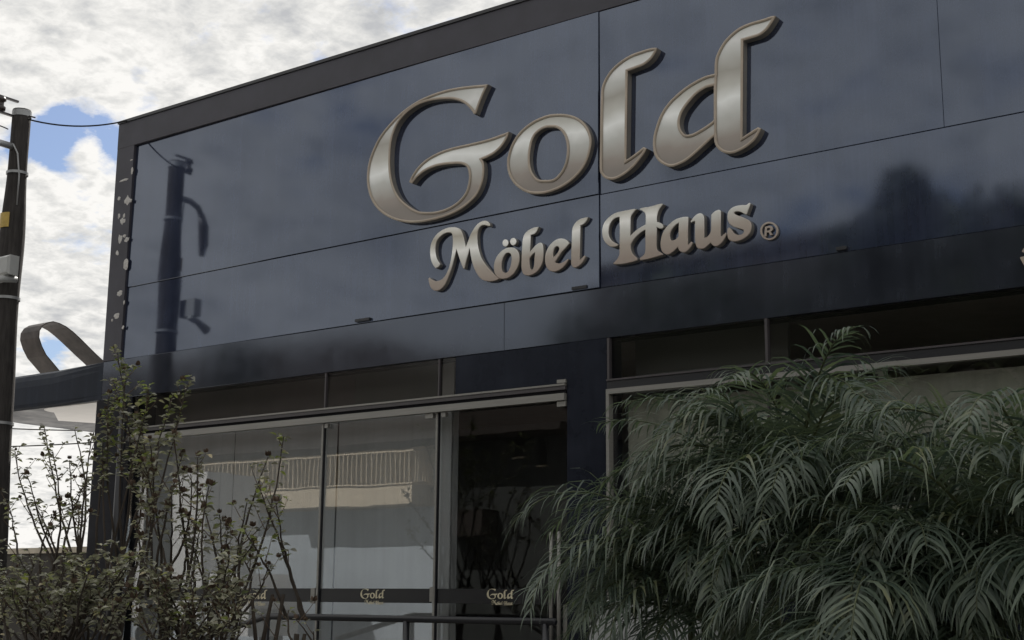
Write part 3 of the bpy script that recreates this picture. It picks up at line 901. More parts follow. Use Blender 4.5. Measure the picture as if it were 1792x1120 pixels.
# the same wording as small gold print on the vinyl bands
allp = []
for e in GL.values():
    allp += [v for L in to_plane(e, WALL, 30) for v in L]
bx0, bx1 = min(v.x for v in allp), max(v.x for v in allp)
bz1 = max(v.z for v in allp)
YD = WALL + 0.018
decal_at = [(262, 300, 'part hidden gold print of the shop name on the glass band behind the shrub stems'),
            (425, 468, 'gold print of the shop name on the glass band left of the first mullion'),
            (631, 674, 'gold print of the shop name on the glass band beside the door'),
            (852, 900, 'gold print of the shop name on the glass door band')]
for (a, b, lab) in decal_at:
    p0, p1 = P(a, 1030, YD), P(b, 1030, YD)
    s = (p1.x - p0.x) / (bx1 - bx0)
    ztop = P(a, 1029.3, YD).z - 0.006
    dc = thing('window_lettering', lab, 'lettering', (p0.x, YD, ztop), 'gold prints of the shop name on the glass bands')
    for nm, tab in (('large_word', GL), ('small_words', SL)):
        vs, fs = [], []
        for e in tab.values():
            loops = to_plane(e, WALL, 24)
            flat = [v for L in loops for v in L]
            n = len(vs)
            for v in flat:
                vs.append(Vector((p0.x + (v.x - bx0) * s, YD, ztop + (v.z - bz1) * s * 1.05)))
            for t in tessellate_polygon(loops):
                q = [vs[n + i] for i in t]
                f = tuple(n + i for i in t)
                fs.append(f if (q[1] - q[0]).cross(q[2] - q[0]).y < 0 else f[::-1])
            # thickness of the film
            for L in loops:
                pass
        part(nm, vs, fs, M_gold, dc)

# ------------------------------------------------------------------ canopy over the pavement, its pillar and the metal hoop on top
YC = WALL + 0.005
zt, zb = ZA - 0.004, ZB + 0.004
xr_ = XL - 0.004
xl_ = P(-60, 700, YC).x
YBK = 15.4
can = thing('canopy', 'dark blue rounded canopy with a white soffit reaching left from the shop corner', 'canopy', (xr_, WALL, zb))
rc = 1.1
prof = []
for k in range(15):                      # rounded front left corner
    a = math.pi * 1.5 - k / 14 * math.pi / 2
    prof.append((xl_ + rc + rc * math.cos(a), YC + rc + rc * math.sin(a)))
poly = [(xr_, YC), ((xr_ + xl_ + rc) / 2, YC)] + prof + [(xl_, YBK), (xr_, YBK)]
n = len(poly)
lev = [(zb, 0.05), (zb + 0.03, 0.012), (zb + 0.08, 0.0), (zt - 0.22, 0.0), (zt - 0.12, 0.015), (zt - 0.04, 0.05), (zt, 0.10)]
vs = []
for z, ins in lev:
    for i, (x, y) in enumerate(poly):
        f = 0.0 if i in (0, n - 1) else 1.0
        dx = ins * f if x < xl_ + rc else 0
        dy = ins * f if y < YC + rc else 0
        vs.append((x + dx, y + dy, z))
fs = []
for l in range(len(lev) - 1):
    for k in range(n):
        j = (k + 1) % n
        fs.append((l * n + k, l * n + j, l * n + n + j, l * n + n + k)[::-1])
fs.append(tuple(range(n)))
fs.append(tuple(reversed(range((len(lev) - 1) * n, len(lev) * n))))
part('canopy_slab', vs, fs, M_canopy, can, False)
sx0 = PZ(50, 713, zb).x
a_, b_ = PZ(178, 740, zb), PZ(102, 735, zb)
sp = []
for k in range(9):
    a = math.pi * 1.5 - k / 8 * math.pi / 2
    sp.append((sx0 - 0.1 + 0.35 + 0.35 * math.cos(a), YC + 0.06 + 0.35 + 0.35 * math.sin(a)))
sp = [(xr_ - 0.02, YC + 0.06)] + sp + [(b_.x, b_.y), (a_.x, a_.y), (xr_ - 0.02, a_.y + 0.1)]
n = len(sp)
vs = [(x, y, zb - 0.012) for x, y in sp] + [(x, y, zb - 0.001) for x, y in sp]
fs = [tuple(range(n)), tuple(reversed(range(n, 2 * n)))] + [(k, n + k, n + (k + 1) % n, (k + 1) % n) for k in range(n)]
part('soffit_panel', vs, fs, M_white, can)
YC2 = WALL - 0.12
qx = P(215, 740, YC2).x
dp_ = thing('downpipe', 'dark round downpipe running down the corner pier of the shop', 'pipe', (qx, YC2, 0.14))
MB().tube([(qx, YC2, 0.14), (qx, YC2, ZB - 0.013)], 0.055, 16).build('pipe', M_black, dp_, True)
for zz in (0.8, 2.3, 3.5):
    MB().tube([(qx, YC2, zz - 0.02), (qx, YC2, zz + 0.02)], 0.064, 16).build('pipe_clip', M_dkrail, dp_)

# hoop of sheet metal standing on the canopy
hp = [(104, 650), (92, 636), (80, 622), (72, 606), (67, 590), (68, 578), (74, 569), (83, 564), (93, 562), (104, 565), (116, 571), (128, 580), (142, 593), (156, 607), (168, 619), (180, 630), (190, 640)]
YH = 13.7
near = []
u0 = P(68, 585, YH).x
for (px, py) in hp:                          # hoop lies in an upright plane turned a little to the facade
    d = ray(px, py)
    a = math.radians(58)
    nx_, ny_ = math.sin(a), -math.cos(a)      # normal of that plane
    t = (nx_ * u0 + ny_ * YH) / (nx_ * d[0] + ny_ * d[1])
    near.append(Vector((d[0] * t, d[1] * t, d[2] * t + EYE)))
wv = Vector((-0.52, 0.0, 0.0))
vs, fs = [], []
m_ = len(near)
for p_ in near:
    vs += [p_, p_ + wv]
cen = sum(near, Vector()) / m_
for p_ in near:
    q = (cen - p_).normalized() * 0.018
    vs += [p_ + q, p_ + q + wv]
for k in range(m_ - 1):
    fs += [(2 * k, 2 * k + 1, 2 * k + 3, 2 * k + 2), (2 * m_ + 2 * k, 2 * m_ + 2 * k + 2, 2 * m_ + 2 * k + 3, 2 * m_ + 2 * k + 1),
           (2 * k, 2 * k + 2, 2 * m_ + 2 * k + 2, 2 * m_ + 2 * k), (2 * k + 1, 2 * m_ + 2 * k + 1, 2 * m_ + 2 * k + 3, 2 * k + 3)]
hoop = part('metal_hoop', vs, fs, M_ribbon, None)
tag(hoop, 'bent hoop of brownish sheet metal standing on top of the canopy', 'hoop')

# ------------------------------------------------------------------ utility pole
YP = 11.19
pt = P(31, 196, YP)
PX = P(28.5, 300, YP).x
pole = thing('utility_pole', 'dark weathered utility pole with straps beside the shop corner', 'pole', (PX, YP, 0.14))
mb = MB()
zs = [0.1 + k * (pt.z - 0.1) / 40 for k in range(41)]
nn = 18
rads = []
for i, z in enumerate(zs):
    f = (pt.z - z) / pt.z
    rads.append(0.125 + 0.13 * f + 0.018 * math.exp(-((z - P(20, 400, YP).z) / 0.6) ** 2) + 0.006 * math.sin(z * 3.1))
for i, z in enumerate(zs):
    for k in range(nn):
        a = 2 * math.pi * k / nn
        rr = rads[i] * (1 + 0.05 * noise.noise(Vector((math.cos(a) * 2, math.sin(a) * 2, z * 0.7))))
        mb.v.append(Vector((PX + 0.16 * (1 - z / pt.z) + 0.02 * math.sin(z * 0.9) + rr * math.cos(a), YP + rr * math.sin(a), z)))
for i in range(40):
    for k in range(nn):
        j = (k + 1) % nn
        mb.f.append((i * nn + k, i * nn + j, (i + 1) * nn + j, (i + 1) * nn + k))
top = len(mb.v)
mb.v.append(Vector((PX, YP, zs[-1] + 0.04)))
for k in range(nn):
    mb.f.append((40 * nn + k, 40 * nn + (k + 1) % nn, top))
mb.build('shaft', M_pole, pole, True)


def prad(z):
    f = (pt.z - z) / pt.z
    return 0.125 + 0.13 * f + 0.018 * math.exp(-((z - P(20, 400, YP).z) / 0.6) ** 2)


def pxc(z):
    return PX + 0.16 * (1 - z / pt.z) + 0.02 * math.sin(z * 0.9)


for (py, hh, mm) in [(204, 0.045, M_galv), (305, 0.02, M_galv), (520, 0.02, M_galv), (738, 0.02, M_galv)]:
    z = P(28, py, YP).z
    vs, fs = [], []
    rr = prad(z) + 0.014
    for k in range(24):
        a = 2 * math.pi * k / 24
        for dz in (-hh, hh):
            vs.append((pxc(z) + rr * math.cos(a), YP + rr * math.sin(a), z + dz))
    for k in range(24):
        j = (k + 1) % 24
        fs.append((2 * k, 2 * j, 2 * j + 1, 2 * k + 1))
    part('strap', vs, fs, mm, pole, True)
# spool insulator and bracket on the street side
zi = P(10, 200, YP).z
yi = YP - prad(zi)
br = MB().box((pxc(zi) - 0.10, yi - 0.24, zi + 0.10), (pxc(zi) - 0.06, yi + 0.1, zi + 0.13)).build('bracket', M_dkrail, pole)
MB().box((pxc(zi) - 0.10, yi - 0.24, zi - 0.14), (pxc(zi) - 0.06, yi + 0.1, zi - 0.11)).build('bracket', M_dkrail, pole)
vs, fs = [], []
pr = [(0.03, -0.11), (0.07, -0.10), (0.075, -0.05), (0.045, -0.03), (0.045, 0.03), (0.075, 0.05), (0.07, 0.09), (0.03, 0.10)]
for (rr, dz) in pr:
    for k in range(14):
        a = 2 * math.pi * k / 14
        vs.append((pxc(zi) - 0.08 + rr * math.cos(a), yi - 0.18 + rr * math.sin(a), zi + dz))
for i in range(len(pr) - 1):
    for k in range(14):
        j = (k + 1) % 14
        fs.append((i * 14 + k, i * 14 + j, (i + 1) * 14 + j, (i + 1) * 14 + k))
part('insulator', vs, fs, M_porc, br, True)
MB().tube([(pxc(zi) + 0.05, YP, zi - 0.1), (pxc(zi) + 0.22, YP + 0.08, zi - 0.16)], 0.012, 8).build('bolt', M_dkrail, pole)
# street lamp arm towards the road
za = P(8, 268, YP).z
arm = MB().tube([(pxc(za), YP - 0.1, za), (pxc(za), YP - 0.32, za + 0.0), (pxc(za), YP - 0.5, za - 0.07), (pxc(za), YP - 0.6, za - 0.22)], 0.05, 10).build('lamp_arm', M_galv, pole, True)
MB().tube([(pxc(za), YP - 0.58, za - 0.16), (pxc(za), YP - 0.64, za - 0.36), (pxc(za), YP - 0.66, za - 0.66), (pxc(za), YP - 0.64, za - 0.86)], [0.05, 0.085, 0.08, 0.04], 12).build('lamp_head', M_dkrail, arm, True)
# thin cable from the arm round the pole
MB().tube([(pxc(za) - 0.06, YP - prad(za) - 0.01, za + 0.03), (pxc(za) + 0.05, YP - prad(za) - 0.0, za + 0.02), (pxc(za) + 0.12, YP - 0.10, za - 0.12), (pxc(za) + 0.145, YP - 0.06, za - 0.45), (pxc(za) + 0.15, YP - 0.06, za - 0.9)], 0.012, 6).build('cable', M_galv, pole, True)
# yellow plate bent round the pole
za_, zb_ = P(15, 371, YP - 0.15).z, P(15, 396, YP - 0.15).z
vs, fs = [], []
for k in range(7):
    a = math.radians(-112 + 60 * k / 6)
    for dz, dr in ((zb_, 0.0), (zb_, 0.016), (za_, 0.016), (za_, 0.0)):
        rr = prad(za_) * 1.04 + dr
        vs.append((pxc(za_) + rr * math.cos(a), YP + rr * math.sin(a), dz))
for k in range(6):
    for q in range(3):
        fs.append((4 * k + q, 4 * k + 4 + q, 4 * k + 5 + q, 4 * k + q + 1))
fs += [(0, 1, 2, 3), (27, 26, 25, 24)]
part('number_plate', vs, fs, M_yellow, pole)
# grey box and floodlight
a, b = P(-8, 451, YP - 0.3), P(15, 479, YP - 0.3)
MB().quadbox([(a.x, YP - 0.32, b.z), (b.x, YP - 0.32, b.z), (b.x, YP - 0.32, a.z), (a.x, YP - 0.32, a.z)], 0.17, 0.03).build('junction_box', M_box, pole)
c = P(8, 488, YP - 0.3)
MB().tube([(c.x + 0.02, YP - 0.12, c.z + 0.02), (c.x - 0.02, YP - 0.32, c.z), (c.x - 0.05, YP - 0.55, c.z - 0.10)], [0.04, 0.05, 0.075], 12).build('camera_housing', M_box, pole, True)

# cables
def cable(label, pts, rad, name='overhead_cable'):
    o = MB().tube(pts, rad, 6).build(name, M_dark)
    tag(o, label, 'cable')


def sag(a, b, s, n=14):
    return [a.lerp(b, k / n) - Vector((0, 0, s * 4 * (k / n) * (1 - k / n))) for k in range(n + 1)]


cable('thin dark cable running from the pole top to the shop parapet', sag(P(46, 208, YP), P(238, 207, WALL + 0.1), 0.12), 0.012)
cable('short loose cable hanging left of the pole under the insulator', sag(P(-30, 214, YP - 0.3), P(14, 226, YP - 0.14), -0.02), 0.010)
cable('faint far cable under the canopy, the upper of two', sag(P(-20, 748, 24), P(260, 752, 24), 0.05), 0.02)
cable('faint far cable under the canopy, the lower of two', sag(P(-20, 782, 24), P(260, 766, 24), 0.05), 0.02)

# boundary wall left of the shop
wa = P(-60, 962, 13.6)
wb = P(200, 985, 13.6)
lw = thing('boundary_wall', 'low dark stained boundary wall with beige coping behind the shrubs', 'wall', ((wa.x + wb.x) / 2, 13.6, 0))
MB().box((wa.x - 6, 13.6, 0), (XL - 0.12, 13.8, wa.z - 0.09)).build('wall_body', M_lowwall, lw)
MB().box((wa.x - 6, 13.56, wa.z - 0.089), (XL - 0.12, 13.84, wa.z)).build('coping', M_ledge, lw)

# pale low wall behind the palms
qa, qb = P(1030, 1050, 11.5), P(1352, 1050, 11.5)
o = MB().quadbox([(qa.x, 11.5, 0.14), (qb.x, 11.5, 0.14), (qb.x, 11.5, qa.z), (qa.x, 11.5, qa.z)], 0.15, 0.01).build('low_wall', M_curt)
tag(o, 'pale low wall half hidden behind the palm fronds', 'wall')

# handrail of the entrance ramp
YR = 11.35
hr = thing('handrail', 'black tubular handrail with posts in front of the shop windows', 'railing', (P(700, 1085, YR).x, YR, 0.14))
z1 = P(700, 1083, YR).z
xa, xb = P(466, 1085, YR).x, P(972, 1085, YR).x
MB().tube([(P(330, 1122, YR).x, YR, z1 - 0.33), (P(400, 1104, YR).x, YR, z1 - 0.16), (xa - 0.08, YR, z1 - 0.02), (xa + 0.05, YR, z1), (xb, YR, z1)], 0.036, 12).build('top_rail', M_black, hr, True)
for px in (467, 711, 955):
    x = P(px, 1090, YR).x
    MB().tube([(x, YR, 0.14), (x, YR, z1 - 0.02)], 0.036, 12).build('post', M_black, hr, True)

# ------------------------------------------------------------------ palms


def frond(name, base, az, el, L, droop, lw_, parent, seed, nl=32, twist=0.0):
    rg = random.Random(seed)
    h = Vector((math.cos(az), math.sin(az), 0))
    pts, tan_ = [], []
    p_ = Vector(base)
    K = 26
    side_drift = rg.uniform(-0.25, 0.25)
    for k in range(K + 1):
        t = k / K
        e = el - droop * t ** 1.5
        hh = Matrix.Rotation(side_drift * t, 3, 'Z') @ h
        d = hh * math.cos(e) + Vector((0, 0, math.sin(e)))
        pts.append(p_.copy())
        tan_.append(d)
        p_ = p_ + d * (L / K)
    mb = MB()
    mb.tube(pts, [0.013 * (1 - 0.85 * k / K) + 0.0015 for k in range(K + 1)], 5)
    mi = [1] * len(mb.f)
    for s in (-1, 1):
        for i in range(nl):
            t = 0.16 + 0.84 * (i + rg.random() * 0.6) / nl
            f = t * K
            k = min(K - 1, int(f))
            c = pts[k].lerp(pts[k + 1], f - k)
            d = tan_[k]
            sd_ = d.cross(Vector((0, 0, 1)))
            if sd_.length < 1e-3:
                sd_ = Vector((1, 0, 0))
            sd_.normalize()
            sd_ = Matrix.Rotation(twist, 3, d) @ sd_
            up = sd_.cross(d)
            ln = lw_ * 1.15 * (0.35 + 0.65 * math.sin(math.pi * min(1.0, 0.12 + 0.95 * t) ** 0.9)) * rg.uniform(0.7, 1.2)
            fwd = (0.40 + 0.75 * t) * rg.uniform(0.7, 1.35)
            dirv = (sd_ * s * rg.uniform(0.75, 1.0) + d * fwd + up * rg.uniform(-0.15, 0.5)).normalized()
            g = rg.uniform(0.7, 3.4)
            wd = rg.uniform(0.0065, 0.0115)
            q = c.copy()
            dv = dirv.copy()
            S = 5
            vsl = []
            for j in range(S + 1):
                u = j / S
                wl_ = wd * (math.sin(math.pi * (0.15 + 0.85 * u) ** 0.8) if u < 1 else 0.0) + 0.0008
                wv_ = dv.cross(up)
                if wv_.length < 1e-3:
                    wv_ = sd_.copy()
                wv_.normalize()
                vsl += [q - wv_ * wl_, q + wv_ * wl_]
                dv = (dv + Vector((0, 0, -g * u * 0.42))).normalized()
                q = q + dv * (ln / S)
            mb.add(vsl, [(2 * j, 2 * j + 1, 2 * j + 3, 2 * j + 2) for j in range(S)])
            mi += [0] * S
    return part(name, mb.v, mb.f, [M_palm, M_palms], parent, True, mi=mi)


def az_to(px_dir):
    return px_dir


def palm(label, px, py, Y, specs, stems, seed, group):
    c = P(px, py, Y)
    t = thing('palm', label, 'palm', (c.x, c.y, 0.14), group)
    rg = random.Random(seed)
    crowns = []
    for k in range(stems):
        a = 2 * math.pi * k / stems + rg.random()
        r_ = 0.10 + 0.22 * rg.random()
        tip = c + Vector((math.cos(a) * r_, math.sin(a) * r_, rg.uniform(-0.25, 0.25)))
        foot = Vector((c.x + math.cos(a) * r_ * 0.4, c.y + math.sin(a) * r_ * 0.4, 0.10))
        n_ = 8
        pts = [foot.lerp(tip, j / n_) + Vector((math.cos(a), math.sin(a), 0)) * 0.05 * math.sin(math.pi * j / n_) for j in range(n_ + 1)]
        MB().tube(pts, [0.045 - 0.018 * j / n_ for j in range(n_ + 1)], 9).build('stem', M_palms, t, True)
        crowns.append(tip)
    for i, (azd, eld, L, dr, lw_) in enumerate(specs):
        b = crowns[i % len(crowns)]
        frond('frond', b, math.radians(azd), math.radians(eld), L, dr, lw_, t, seed * 100 + i)
    return t


def specs(rg, n, az0, az1, el0, el1, L0, L1, d0=1.2, d1=2.1, w0=0.30, w1=0.42):
    return [(az0 + (az1 - az0) * (k + rg.random()) / n, rg.uniform(el0, el1), rg.uniform(L0, L1), rg.uniform(d0, d1), rg.uniform(w0, w1)) for k in range(n)]


rg = random.Random(11)
PG = 'areca palms planted in front of the shop'
palm('left clump of feathery palm fronds reaching over the glass door', 1255, 1075, 9.9,
     specs(rg, 18, 150, 310, 38, 76, 1.5, 2.1, 1.7, 2.6, 0.46, 0.66) + specs(rg, 12, 0, 360, 40, 82, 1.2, 1.9, 1.2, 2.2, 0.4, 0.52) + specs(rg, 14, 160, 340, -5, 35, 1.0, 1.5, 1.2, 2.0, 0.4, 0.5), 5, 21, PG)
palm('middle clump of palm fronds with the highest tips against the fascia', 1425, 930, 9.6,
     specs(rg, 22, 170, 370, 36, 74, 1.4, 2.0, 1.7, 2.7, 0.46, 0.66) + specs(rg, 22, 0, 360, 62, 84, 1.5, 1.95, 1.25, 2.0, 0.42, 0.56) + specs(rg, 14, 180, 360, -10, 35, 1.0, 1.5, 1.2, 2.0, 0.4, 0.5), 6, 22, PG)
palm('near right clump of drooping palm fronds below the wide window', 1575, 1110, 8.7,
     specs(rg, 9, 262, 325, 56, 72, 1.0, 1.35, 2.5, 3.0, 0.5, 0.62) + specs(rg, 16, 160, 380, 34, 76, 1.2, 1.8, 1.8, 2.8, 0.44, 0.62) + specs(rg, 8, 0, 360, 55, 80, 1.2, 1.5, 1.2, 2.0, 0.4, 0.5) + specs(rg, 16, 180, 370, -10, 30, 0.9, 1.4, 1.2, 2.0, 0.4, 0.5), 5, 23, PG)
palm('far right clump of palm fronds cut by the edge of the picture', 1785, 1020, 8.9,
     specs(rg, 24, 130, 350, 36, 82, 1.3, 1.9, 1.5, 2.6, 0.44, 0.62) + specs(rg, 14, 150, 330, -10, 35, 0.9, 1.4, 1.2, 2.0, 0.4, 0.5), 5, 24, PG)

# ------------------------------------------------------------------ shrubs


def add_leaf(mb, p_, d, up, L, W):
    s = d.cross(up)
    if s.length < 1e-4:
        s = Vector((1, 0, 0))
    s.normalize()
    n_ = s.cross(d)
    a = p_
    b = p_ + d * L * 0.45 - n_ * L * 0.04
    e = p_ + d * L - n_ * L * 0.16
    m1 = p_ + d * L * 0.22
    m2 = p_ + d * L * 0.72 - n_ * L * 0.07
    mb.add([a, b, e, m1 + s * W * 0.42 + n_ * W * 0.2, p_ + d * L * 0.5 + s * W * 0.5 + n_ * W * 0.18, m2 + s * W * 0.33 + n_ * W * 0.05,
            m1 - s * W * 0.42 + n_ * W * 0.2, p_ + d * L * 0.5 - s * W * 0.5 + n_ * W * 0.18, m2 - s * W * 0.33 + n_ * W * 0.05],
           [(0, 3, 4, 1), (1, 4, 5, 2), (0, 1, 7, 6), (1, 2, 8, 7)])


def shrub(label, foot_px, Y, tips, seed, dens=26.0, lsize=0.085, young=0.12, bud=0.3, low=None):
    rg = random.Random(seed)
    base = P(foot_px[0], foot_px[1], Y)
    t = thing('flowering_shrub', label, 'shrub', (base.x, Y, 0.14), 'straggly shrubs in front of the shop')
    for k in range(3):
        MB().tube([(base.x + rg.uniform(-.25, .25), Y + rg.uniform(-.2, .2), 0.1), (base.x + rg.uniform(-.15, .15), Y, max(0.4, base.z * 0.6)), (base.x + rg.uniform(-.2, .2), Y + rg.uniform(-.1, .1), base.z + 0.1)], [0.03, 0.024, 0.016], 6).build('branch', M_twig, t)
    lv, ly, bd = MB(), MB(), MB()
    for (tx, ty, fr) in tips:
        tip = P(tx, ty, Y + rg.uniform(-0.35, 0.35))
        st = Vector((base.x + rg.uniform(-0.3, 0.3) + (tip.x - base.x) * rg.uniform(0.0, 0.25), Y + rg.uniform(-0.25, 0.25), min(base.z - 0.1, tip.z - 0.5)))
        n_ = 14
        bend = Vector((rg.uniform(-0.14, 0.14), rg.uniform(-0.12, 0.12), 0))
        pts = [st.lerp(tip, k / n_) + bend * math.sin(math.pi * k / n_) + Vector((rg.uniform(-1, 1), rg.uniform(-1, 1), 0)) * 0.008 for k in range(n_ + 1)]
        MB().tube(pts, [0.017 * (1 - 0.72 * k / n_) for k in range(n_ + 1)], 5).build('branch', M_twig, t)
        L = (tip - st).length
        start = max(0.0, 1 - abs(fr))
        twigs = [(pts, start, 1.0)]
        for k in range(int(L * 3.2)):
            u = start + (0.97 - start) * rg.random()
            f = u * n_
            i = min(n_ - 1, int(f))
            c = pts[i].lerp(pts[i + 1], f - i)
            a = rg.random() * 6.28
            d = Vector((math.cos(a) * 0.7, math.sin(a) * 0.7, rg.uniform(0.5, 1.1))).normalized()
            l2 = rg.uniform(0.10, 0.34) * (1.15 - 0.5 * u)
            tw = [c + d * l2 * j / 4 + Vector((0, 0, 0.03 * (j / 4) ** 2)) for j in range(5)]
            bd.tube(tw, [0.005, 0.0045, 0.004, 0.003, 0.0025], 4, False)
            twigs.append((tw, 0.3, 0.8))
        for pp, s0, k_ in twigs:
            ll = sum((pp[i + 1] - pp[i]).length for i in range(len(pp) - 1)) * (1 - s0)
            m_ = max(3, int(ll * dens * k_))
            for q in range(m_):
                u = s0 + (1 - s0) * (1 - rg.random() ** 1.3) if q > 2 else 1.0 - 0.02 * q
                f = u * (len(pp) - 1)
                i = min(len(pp) - 2, int(f))
                c = pp[i].lerp(pp[i + 1], f - i)
                a = rg.random() * 6.28
                d = Vector((math.cos(a), math.sin(a), rg.uniform(-0.35, 0.75))).normalized()
                sz = lsize * rg.uniform(0.45, 1.1)
                tgt = ly if rg.random() < young * (1.6 if u > 0.8 else 0.5) else lv
                add_leaf(tgt, c + d * 0.012, d, Vector((rg.uniform(-.5, .5), rg.uniform(-.5, .5), 1)), sz, sz * rg.uniform(0.48, 0.7))
            if rg.random() < bud:
                c = pp[-1] + Vector((0, 0, 0.01))
                rr = rg.uniform(0.014, 0.028)
                for q in range(rg.randint(4, 7)):
                    a = rg.random() * 6.28
                    d = Vector((math.cos(a) * 0.6, math.sin(a) * 0.6, 0.8)).normalized()
                    add_leaf(bd, c, d, Vector((math.cos(a), math.sin(a), 0.3)), rr * 2.4, rr * 1.7)
    if lv.f:
        lv.build('foliage', M_leaf, t, props={'kind': 'stuff'})
    if ly.f:
        ly.build('young_foliage', M_leafy, t, props={'kind': 'stuff'})
    if bd.f:
        bd.build('buds', M_bud, t, props={'kind': 'stuff'})


shrub('thin stemmed shrub seen against the bright sky below the canopy', (110, 1010), 8.9, [(25, 790, .62), (48, 832, .6), (78, 745, .6), (92, 790, .6), (132, 752, .6), (122, 805, .6), (160, 765, .62), (152, 835, .6), (60, 880, .6), (15, 880, .5), (140, 880, .55), (95, 900, .55)], 31, 36, 0.085, 0.08, 0.5)
shrub('tallest shrub with fresh green tips climbing past the canopy pillar', (215, 1010), 9.7, [(205, 618, .55), (222, 640, .5), (190, 690, .45), (240, 700, .45), (205, 665, .5), (180, 770, .4), (330, 672, .42), (300, 700, .4), (262, 690, .45), (245, 740, .45)], 32, 54, 0.09, 0.3, 0.15)
shrub('brown budded shrub in front of the leftmost window', (290, 1030), 8.8, [(280, 770, .6), (320, 795, .5), (335, 830, .5), (252, 810, .5), (232, 850, .5), (300, 860, .55), (262, 770, .5), (305, 760, .5), (345, 800, .5), (350, 930, .55), (270, 900, .55), (240, 910, .5), (318, 900, .55)], 33, 36, 0.085, 0.05, 0.8)
shrub('thin brown stemmed shrub between the leftmost window and the lone tall stem', (395, 1075), 8.9, [(365, 850, .6), (400, 930, .6), (432, 880, .55), (384, 900, .6), (445, 950, .55), (348, 862, .55), (470, 990, .6), (330, 930, .55), (415, 985, .5)], 38, 36, 0.085, 0.08, 0.9)
shrub('lone tall leafy shrub stem in front of the second window', (462, 1060), 8.7, [(496, 764, .75), (470, 800, .72), (452, 850, .6), (484, 880, .6), (430, 930, .5), (418, 965, .45)], 34, 40, 0.08, 0.25, 0.2)
shrub('small low shrub sprig at the foot of the handrail', (505, 1130), 8.6, [(505, 1068, .3), (520, 1085, .25), (490, 1090, .3), (550, 1105, .15)], 35, 22, 0.06, 0.1, 0.6)
rgl = random.Random(77)
tl = [(rgl.uniform(-20, 250), rgl.uniform(965, 1060), 0.55) for _ in range(46)]
shrub('dense dark leafy mass of shrub filling the lower left corner', (110, 1150), 8.2, tl, 36, 50, 0.085, 0.05, 0.15)
tl = [(rgl.uniform(225, 450), rgl.uniform(965, 1090), 0.6) for _ in range(34)]
shrub('low dark leafy shrub under the leftmost window', (330, 1150), 8.3, tl, 37, 42, 0.085, 0.05, 0.4)

# ------------------------------------------------------------------ across the street: what the facade and the glass mirror
YO = -8.0
yw = -9.1
house = thing('apartment_house', 'sunlit cream apartment house with a white railed balcony across the street', 'house', (R(700, 900, YO).x, yw, 0))
hx1 = R(1000, 800, yw).x
hx0 = R(180, 800, yw).x
hz = R(820, 773, yw).z
bxr = R(720, 830, YO).x
bxl = R(330, 830, YO).x
bz = R(720, 848, YO).z
bz0 = R(720, 880, YO).z
bx_par = R(490, 860, YO).x
MB().box((R(775, 800, yw).x, yw, 0), (hx1, yw - 6, hz)).build('wall', M_greyw, house)
MB().box((hx0, yw - 0.02, 0), (R(775, 800, yw).x - 0.01, yw - 6, bz0 - 0.02)).build('wall', M_bluew, house)
MB().box((hx0, yw - 0.3, bz0 - 0.01), (R(775, 800, yw).x - 0.01, yw - 6, hz)).build('wall', M_cream, house)
MB().box((hx0 - 0.5, yw + 1.3, hz + 0.02), (hx1 + 0.4, yw - 6.5, hz + 0.25)).build('roof', M_brown, house)
MB().box((hx0 - 0.3, yw - 1.0, hz + 0.26), (hx1 + 0.2, yw - 6.3, hz + 1.9)).build('upper_storey', M_brown, house)
MB().box((bx_par, YO, bz0), (bxr, yw - 0.03, bz)).build('balcony', M_cream, house)
MB().box((bxl, YO + 0.001, bz - 0.10), (bx_par - 0.01, yw - 0.03, bz)).build('balcony', M_cream, house)
rl = MB()
zr = bz + 1.12
rl.box((bxl, YO - 0.03, zr - 0.05), (bxr, YO + 0.03, zr)).box((bxl, YO - 0.02, bz + 0.06), (bxr, YO + 0.02, bz + 0.10))
rl.box((bxr - 0.04, YO - 0.031, zr - 0.05), (bxr + 0.002, yw, zr + 0.002)).box((bxr - 0.04, YO - 0.021, bz + 0.06), (bxr + 0.002, yw, bz + 0.102))
x = bxl
while x < bxr:
    rl.box((x, YO - 0.012, bz + 0.1), (x + 0.028, YO + 0.012, zr - 0.05))
    x += 0.20
y = YO - 0.12
while y > yw:
    rl.box((bxr - 0.03, y, bz + 0.1), (bxr - 0.005, y - 0.035, zr - 0.05))
    y -= 0.13
rl.build('railing', M_cream, house)
for (px, py) in ((907, 780), (945, 796)):
    c = R(px, py, yw)
    wf = MB().box((c.x - 0.16, yw + 0.02, c.z - 0.32), (c.x + 0.16, yw + 0.06, c.z + 0.32)).build('window', M_dark, house)
    MB().box((c.x - 0.2, yw + 0.005, c.z - 0.38), (c.x + 0.2, yw + 0.10, c.z - 0.325)).build('sill', M_cream, wf)
cx0 = R(870, 900, yw).x
MB().box((R(795, 900, yw).x, yw + 0.02, R(800, 940, yw).z), (cx0, yw + 0.9, R(800, 896, yw).z)).build('awning', M_brown, house)

